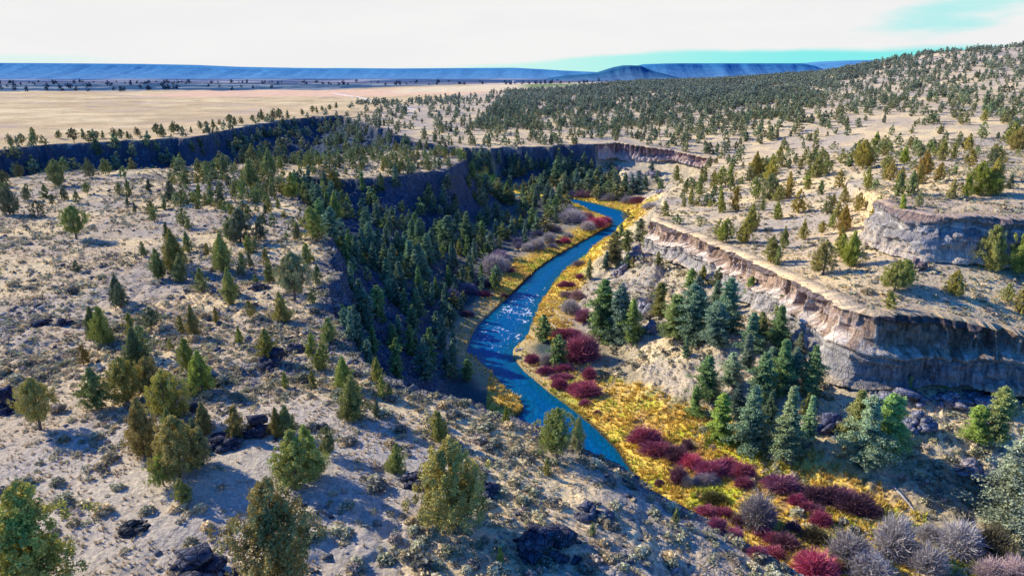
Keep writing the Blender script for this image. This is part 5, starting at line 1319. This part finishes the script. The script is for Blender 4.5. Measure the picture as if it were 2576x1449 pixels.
    d = b - a; pts = [a + d * t + np.array([0, 0, .25 + .1 * math.sin(t * 5)]) for t in np.linspace(0, 1, 7)]
    V, F = tube(pts, np.linspace(.20, .07, 7), 7)
    V2 = [(V, F)]
    for t in (.5, .62, .75, .85):
        p = a + d * t + np.array([0, 0, .25]); V2.append(tube([p, p + np.array([.5, .3, .5]) * (1.1 - t)], [.04, .01], 4))
    V, F = join(V2); o0 = a.copy()
    lg = link('fallen_log', np_mesh('log', V - o0, F, smooth=True), mat_plain('bleached_wood', [(.3, (.35, .32, .30)), (.7, (.62, .58, .54))], 5), loc=tuple(o0), label='bleached fallen log lying on the slope toward the yellow grass', category='log')
    # dead snag on the cliff top
    x, y, z = hit(2158, 764); V, F = join([tube([(0, 0, -.2), (.1, 0, 1.4), (.05, 0, 2.9)], [.1, .07, .02], 5), tube([(.1, 0, 1.3), (.7, 0, 2.1)], [.05, .01], 4), tube([(.1, 0, 1.7), (-.5, .1, 2.2)], [.04, .01], 4)])
    link('dead_snag', np_mesh('snag', V, F), M_BARK, loc=(x, y, z), label='thin dead forked snag standing on the cliff top', category='snag')
    # ranch buildings far out
    mw = mat_plain('white_siding', [(.3, (.7, .7, .7)), (.7, (.85, .85, .85))]); mr = mat_plain('metal_roof', [(.3, (.4, .42, .45)), (.7, (.6, .6, .62))])
    for u, v, w, lb in ((1294, 199.5, 10, 'white farm building beyond the green field'), (1378, 197.5, 6, 'small white farm shed farther right beyond the green field'), (722, 218, 7, 'tiny white ranch house at the edge of the tan plain')):
        dx, dy, dz = ray(u, v); Yd = 1850.; t = Yd / dy; x = dx * t; zt, _ = terrain(np.array([x]), np.array([Yd])); z = float(CAMZ + dz * t) if True else 0
        s = w * Yd / FPX; z = min(z, float(zt.ravel()[0]) + 0)
        e = link('farm_building', None, loc=(x, Yd, z - 1), label=lb, category='building', group='')
        del e['group']
        hx, hy, hh = s / 2, s / 3, s * .35 + 1
        V = np.array([(a * hx, b * hy, c * hh) for c in (0, 1) for a, b in ((-1, -1), (1, -1), (1, 1), (-1, 1))])
        F = np.array([(0, 1, 5, 4), (1, 2, 6, 5), (2, 3, 7, 6), (3, 0, 4, 7)])
        link('wall', np_mesh('farm_wall', V, F), mw, parent=e)
        V = np.array([(-hx * 1.05, -hy * 1.1, hh), (hx * 1.05, -hy * 1.1, hh), (hx * 1.05, hy * 1.1, hh), (-hx * 1.05, hy * 1.1, hh), (-hx * 1.05, 0, hh * 1.5), (hx * 1.05, 0, hh * 1.5)])
        me = np_mesh('farm_roof', V, [np.array([(0, 1, 5, 4), (2, 3, 4, 5)]), np.array([(1, 2, 5), (3, 0, 4)])])
        link('roof', me, mr, parent=e)

# ------------------------------------------------------------------ sculpted cliff faces
def mat_cliff(name='cliff_rock'):
    g = NT(name)
    pos = g.n('ShaderNodeNewGeometry').outputs['Position']
    col = g.n('ShaderNodeAttribute', attribute_name='Col').outputs['Color']
    mp = g.n('ShaderNodeMapping', inputs={'Vector': pos, 'Scale': (1.6, 1.6, .35)}).outputs[0]
    a = g.noise(mp, 1.4, 5, .65, .4); b = g.noise(pos, 2.4, 5, .7)
    mh = g.n('ShaderNodeMapping', inputs={'Vector': pos, 'Scale': (.15, .15, 2.2)}).outputs[0]
    hzn = g.noise(mh, 1.0, 4, .6)
    c = g.mix(g.range(a, .32, .68), g.mix(1.0, col, (.60, .60, .66, 1), 'MULTIPLY'), g.mix(1.0, col, (1.3, 1.27, 1.2, 1), 'MULTIPLY'))
    mc = g.n('ShaderNodeMapping', inputs={'Vector': pos, 'Scale': (1, 1, .16)}).outputs[0]
    wv = g.n('ShaderNodeMix', data_type='RGBA', inputs={0: .35}); g.l(mc, wv.inputs[6]); g.l(g.n('ShaderNodeTexNoise', inputs={'Vector': pos, 'Scale': .8}).outputs['Color'], wv.inputs[7])
    ck = g.n('ShaderNodeTexVoronoi', feature='DISTANCE_TO_EDGE', inputs={'Vector': wv.outputs[2], 'Scale': .75}).outputs['Distance']
    ck2 = g.n('ShaderNodeTexVoronoi', feature='DISTANCE_TO_EDGE', inputs={'Vector': wv.outputs[2], 'Scale': 2.2}).outputs['Distance']
    crk = g.math('MAXIMUM', g.range(ck, .0, .04, .9, 0), g.range(ck2, .0, .04, .35, 0))
    c = g.mix(g.math('MULTIPLY', g.math('MULTIPLY', crk, g.range(b, .42, .58)), .6), c, g.mix(1.0, col, (.14, .13, .14, 1), 'MULTIPLY'))
    c = g.mix(g.range(hzn, .56, .64, 0, .4), c, g.mix(1.0, col, (.55, .53, .55, 1), 'MULTIPLY'))
    bp = g.n('ShaderNodeBump', inputs={'Strength': 1, 'Distance': .35, 'Height': g.math('ADD', g.math('ADD', a, g.math('MULTIPLY', b, .8)), g.math('SUBTRACT', g.math('MULTIPLY', hzn, .5), g.math('MULTIPLY', crk, .5)))})
    p = g.n('ShaderNodeBsdfDiffuse', inputs={'Color': c, 'Normal': bp.outputs[0]}); g.l(p.outputs[0], g.out.inputs[0]); return g.m

def cliff_face(name, line, poly, heights, style, mat, ds=.2, dh=.2, seed=0, lip=3.4):
    pts = line[:, :2]
    seg = np.linalg.norm(np.diff(pts, axis=0), axis=1); L = np.concatenate([[0], np.cumsum(seg)])
    n = int(L[-1] / ds) + 1; s = np.linspace(0, L[-1], n)
    x = np.interp(s, L, pts[:, 0]); y = np.interp(s, L, pts[:, 1]); hh = np.interp(s, L, heights)
    # soften the corners of the plan
    k = int(4 / ds); ker = np.hanning(2 * k + 1); ker /= ker.sum()
    sm = lambda q: np.convolve(np.pad(q, k, mode='edge'), ker, 'valid')
    xs, ys = sm(x), sm(y)
    tx, ty = np.gradient(xs), np.gradient(ys); l = np.hypot(tx, ty); nx, ny = ty / l, -tx / l
    tst = inside(xs + nx * 2, ys + ny * 2, poly).mean()
    if tst > .5: nx, ny = -nx, -ny
    m = int(max(heights) / dh)
    h = np.linspace(0, 1, m)
    S, Hh = np.meshgrid(s, h); HT = np.tile(hh, (m, 1))
    D = S * 0
    wob = .15 * fbm(S / 9, S * 0 + seed, 3, 61)
    w = Hh + wob                        # layer coordinate
    N1 = fbm(S / 5, Hh * HT / 5, 4, seed + 1); N2 = fbm(S / 1.3, Hh * HT / 2.2, 3, seed + 2)
    base = .16 * HT * Hh + .5
    if style == 'main':
        sw = S * .8 + 6.5 * fbm(S / 13, S * 0, 3, seed + 5) + .9 * N1
        ph = (sw / 3.4) % 1.0; cell = np.floor(sw / 3.4)
        dep = _hash(cell, cell * 0 + 3, seed) ** 1.7                              # depth of every alcove
        sc = np.sin(np.pi * ph) ** .6                                     # 0 on ribs, 1 in alcove
        up = sstep(.03, .10, w) * sstep(.50, .36, w + .10 * (dep - .5) + .12 * (1 - sc))
        D = 1.9 - up * sc * (.7 + 2.2 * dep)
        D += .9 * sstep(.40, .52, w) - .5 * sstep(.60, .70, w) + 1.3 * sstep(.86, 1.05, w)
        D += .35 * N1 + .22 * N2 - .7 * sstep(.05, 0, w)
        D += .35 * np.sin(w * 40 + N1 * 3) * sstep(.4, .45, w) * sstep(.62, .55, w)
        but = sstep(.1, .5, fbm(S / 11, S * 0, 2, seed + 8)); D += but * 1.2 * sstep(.5, .8, w)
        blk = _hash(np.floor((S + 1.5 * N1) / 1.9), np.floor((Hh * HT + .8 * N1) / 2.6), seed + 40); blk2 = _hash(np.floor((S * .7 - 1.2 * N1) / .8), np.floor((Hh * HT + .5 * N2) / 1.3), seed + 41)
        D += 1.0 * (blk - .5) + .45 * (blk2 - .5)
        red = np.array([.40, .29, .21]); mar = np.array([.12, .08, .065]); wht = np.array([.80, .71, .57]); gry = np.array([.36, .345, .32]); brn = np.array([.20, .16, .15])
        shp = S.shape; f = lambda a: a.ravel()
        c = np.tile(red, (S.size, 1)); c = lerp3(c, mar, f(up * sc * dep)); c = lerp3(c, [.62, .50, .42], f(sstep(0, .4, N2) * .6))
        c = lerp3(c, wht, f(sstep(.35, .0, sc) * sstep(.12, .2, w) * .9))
        c = lerp3(c, brn, f(sstep(.10, .04, w)))
        c = lerp3(c, wht, f(sstep(.36, .46, w + .1 * N1) * sstep(.60, .50, w + .1 * N1) * sstep(-.35, .15, N2 + .5 * N1)))
        c = lerp3(c, gry, f(sstep(.50, .58, w + .1 * N1)))
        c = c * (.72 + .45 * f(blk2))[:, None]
        stk = fbm(S / .8, Hh * HT / 9, 3, seed + 9)
        c = lerp3(c, [.52, .49, .45], f(sstep(.1, .5, stk) * sstep(.55, .65, w) * .6)); c = lerp3(c, [.22, .23, .26], f(sstep(.1, .5, -stk) * sstep(.55, .65, w) * .6))
        c = lerp3(c, [.55, .47, .36], f(sstep(.93, 1.02, w)))
    elif style == 'outcrop':
        D = .9 * N1 + .4 * N2 + .8 * sstep(.0, .1, w) - .9 * sstep(.10, .2, w) * sstep(.5, .3, w) + .6 * sstep(.42, .5, w) + .9 * sstep(.8, 1, w)
        D += .5 * np.floor((fbm(S / 4, Hh * 0, 2, seed + 3)) * 3) * .5
        f = lambda a: a.ravel()
        blk = _hash(np.floor((S + 1.5 * N1) / 2.2), np.floor((Hh * HT + .8 * N1) / 1.9), seed + 40); blk2 = _hash(np.floor((S * .7 - 1.2 * N1) / .9), np.floor((Hh * HT + .5 * N2) / 1.1), seed + 41)
        D += 1.1 * (blk - .5) + .45 * (blk2 - .5)
        c = np.tile([.40, .38, .36], (S.size, 1)) * (.7 + .5 * f(blk2))[:, None]; c = lerp3(c, [.32, .24, .21], f(sstep(.14, .06, w)))
        c = lerp3(c, [.78, .73, .66], f(sstep(.03, .0, np.abs(w - .3 - .05 * N1)) + sstep(.03, .0, np.abs(w - .55)))); c = lerp3(c, [.62, .55, .45], f(sstep(.55, .8, w + .2 * N1)))
        c = lerp3(c, [.28, .28, .31], f(sstep(.1, .5, -N2) * .6))
    else:  # distant pinkish bluff
        sw = S + 22 * fbm(S / 22, S * 0, 3, seed) + 2 * N1; ph = (sw / 6.5) % 1; sc = np.sin(np.pi * ph) ** .7
        D = .8 + 1.6 * N2 - (.4 + .6 * _hash(np.floor(sw / 6.5), S * 0, 4)) * sc * 2.6 * sstep(.02, .1, w) * sstep(.75, .55, w) + .9 * N1 + .9 * sstep(.6, 1, w)
        f = lambda a: a.ravel()
        c = np.tile([.42, .27, .25], (S.size, 1)); c = lerp3(c, [.66, .56, .46], f(np.maximum(sstep(.6, .1, sc + .5 * N2) * .9, sstep(.35, .9, w + .5 * N1 + .4 * N2) * .85)))
        c = lerp3(c, [.24, .16, .17], f(sc * sstep(.4, .2, w) * .7))
    end = np.minimum(sstep(0, 5, S), sstep(0, 5, S[0, -1] - S))
    off = (base + D) * (.25 + .75 * end) 
    Xc = xs[None] + nx[None] * off; Yc = ys[None] + ny[None] * off
    zt0, _ = terrain(xs - nx * 2.6, ys - ny * 2.6)
    zt = sm(zt0) + .15
    Zc = zt[None] - Hh * HT - .12 * (N2 * HT * .15) + .35 * N1 * sstep(.2, 0, Hh) * 1.0
    # lip folded back over the plateau
    rows = []; cr = []
    for q, dz in ((3.6, -.5), (2.7, .16)):
        xx = xs - nx * q; yy = ys - ny * q; z0, _ = terrain(xx, yy); rows.append((xx, yy, z0 + dz))
        cr.append(ground_colours(xx, yy, z0, terrain(xx, yy)[1])[0])
    Xc = np.vstack([[r[0] for r in rows], Xc]); Yc = np.vstack([[r[1] for r in rows], Yc]); Zc = np.vstack([[r[2] for r in rows], Zc])
    c = np.vstack(cr + [c]); c[2 * n:3 * n] = cr[1] * .9; fac = (1.5 - .62 * sstep(61, 66, xs)) if style == 'main' else np.full(n, 1.15)  # right stretch darkened, its shade put into the vertex colour
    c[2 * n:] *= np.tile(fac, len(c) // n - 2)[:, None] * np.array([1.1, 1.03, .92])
    mm = m + 2
    i = np.arange(n - 1)[None] + np.arange(mm - 1)[:, None] * n
    F = np.stack([i, i + n, i + n + 1, i + 1], -1).reshape(-1, 4)
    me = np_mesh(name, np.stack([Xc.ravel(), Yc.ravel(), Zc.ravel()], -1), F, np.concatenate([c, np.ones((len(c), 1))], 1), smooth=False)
    me.materials.append(mat); me.materials.append(M_GROUND)
    mi = np.zeros(len(F), np.int32); mi[:2 * (n - 1)] = 1; me.polygons.foreach_set('material_index', mi)
    return link(name, me, mat, kind='structure')

def build_cliffs():
    m = mat_cliff()
    i0 = [k for k, q in enumerate(RIM_R) if q[0] == 1638][0]
    seg = R_line[i0:]; cliff_face('cliff', seg, R_poly, seg[:, 3] * 1.1, 'main', m, .17, .17, 5)
    i1 = [k for k, q in enumerate(RIM_R) if q[0] == 1548][0]; seg = R_line[i1 - 1:i1 + 4]
    cliff_face('far_cliff', seg, R_poly, seg[:, 3] * np.array([.7, .9, 1.25, .8, 1.1]), 'far', m, .4, .4, 15, 5)
    cliff_face('outcrop_cliff', OUTC, OUT_poly, np.full(len(OUTC), 8.8), 'outcrop', m, .17, .17, 25)

nj = build_trees()
build_woods(nj)
build_shrubs()
build_groundcover()
build_rocks()
build_cliffs()
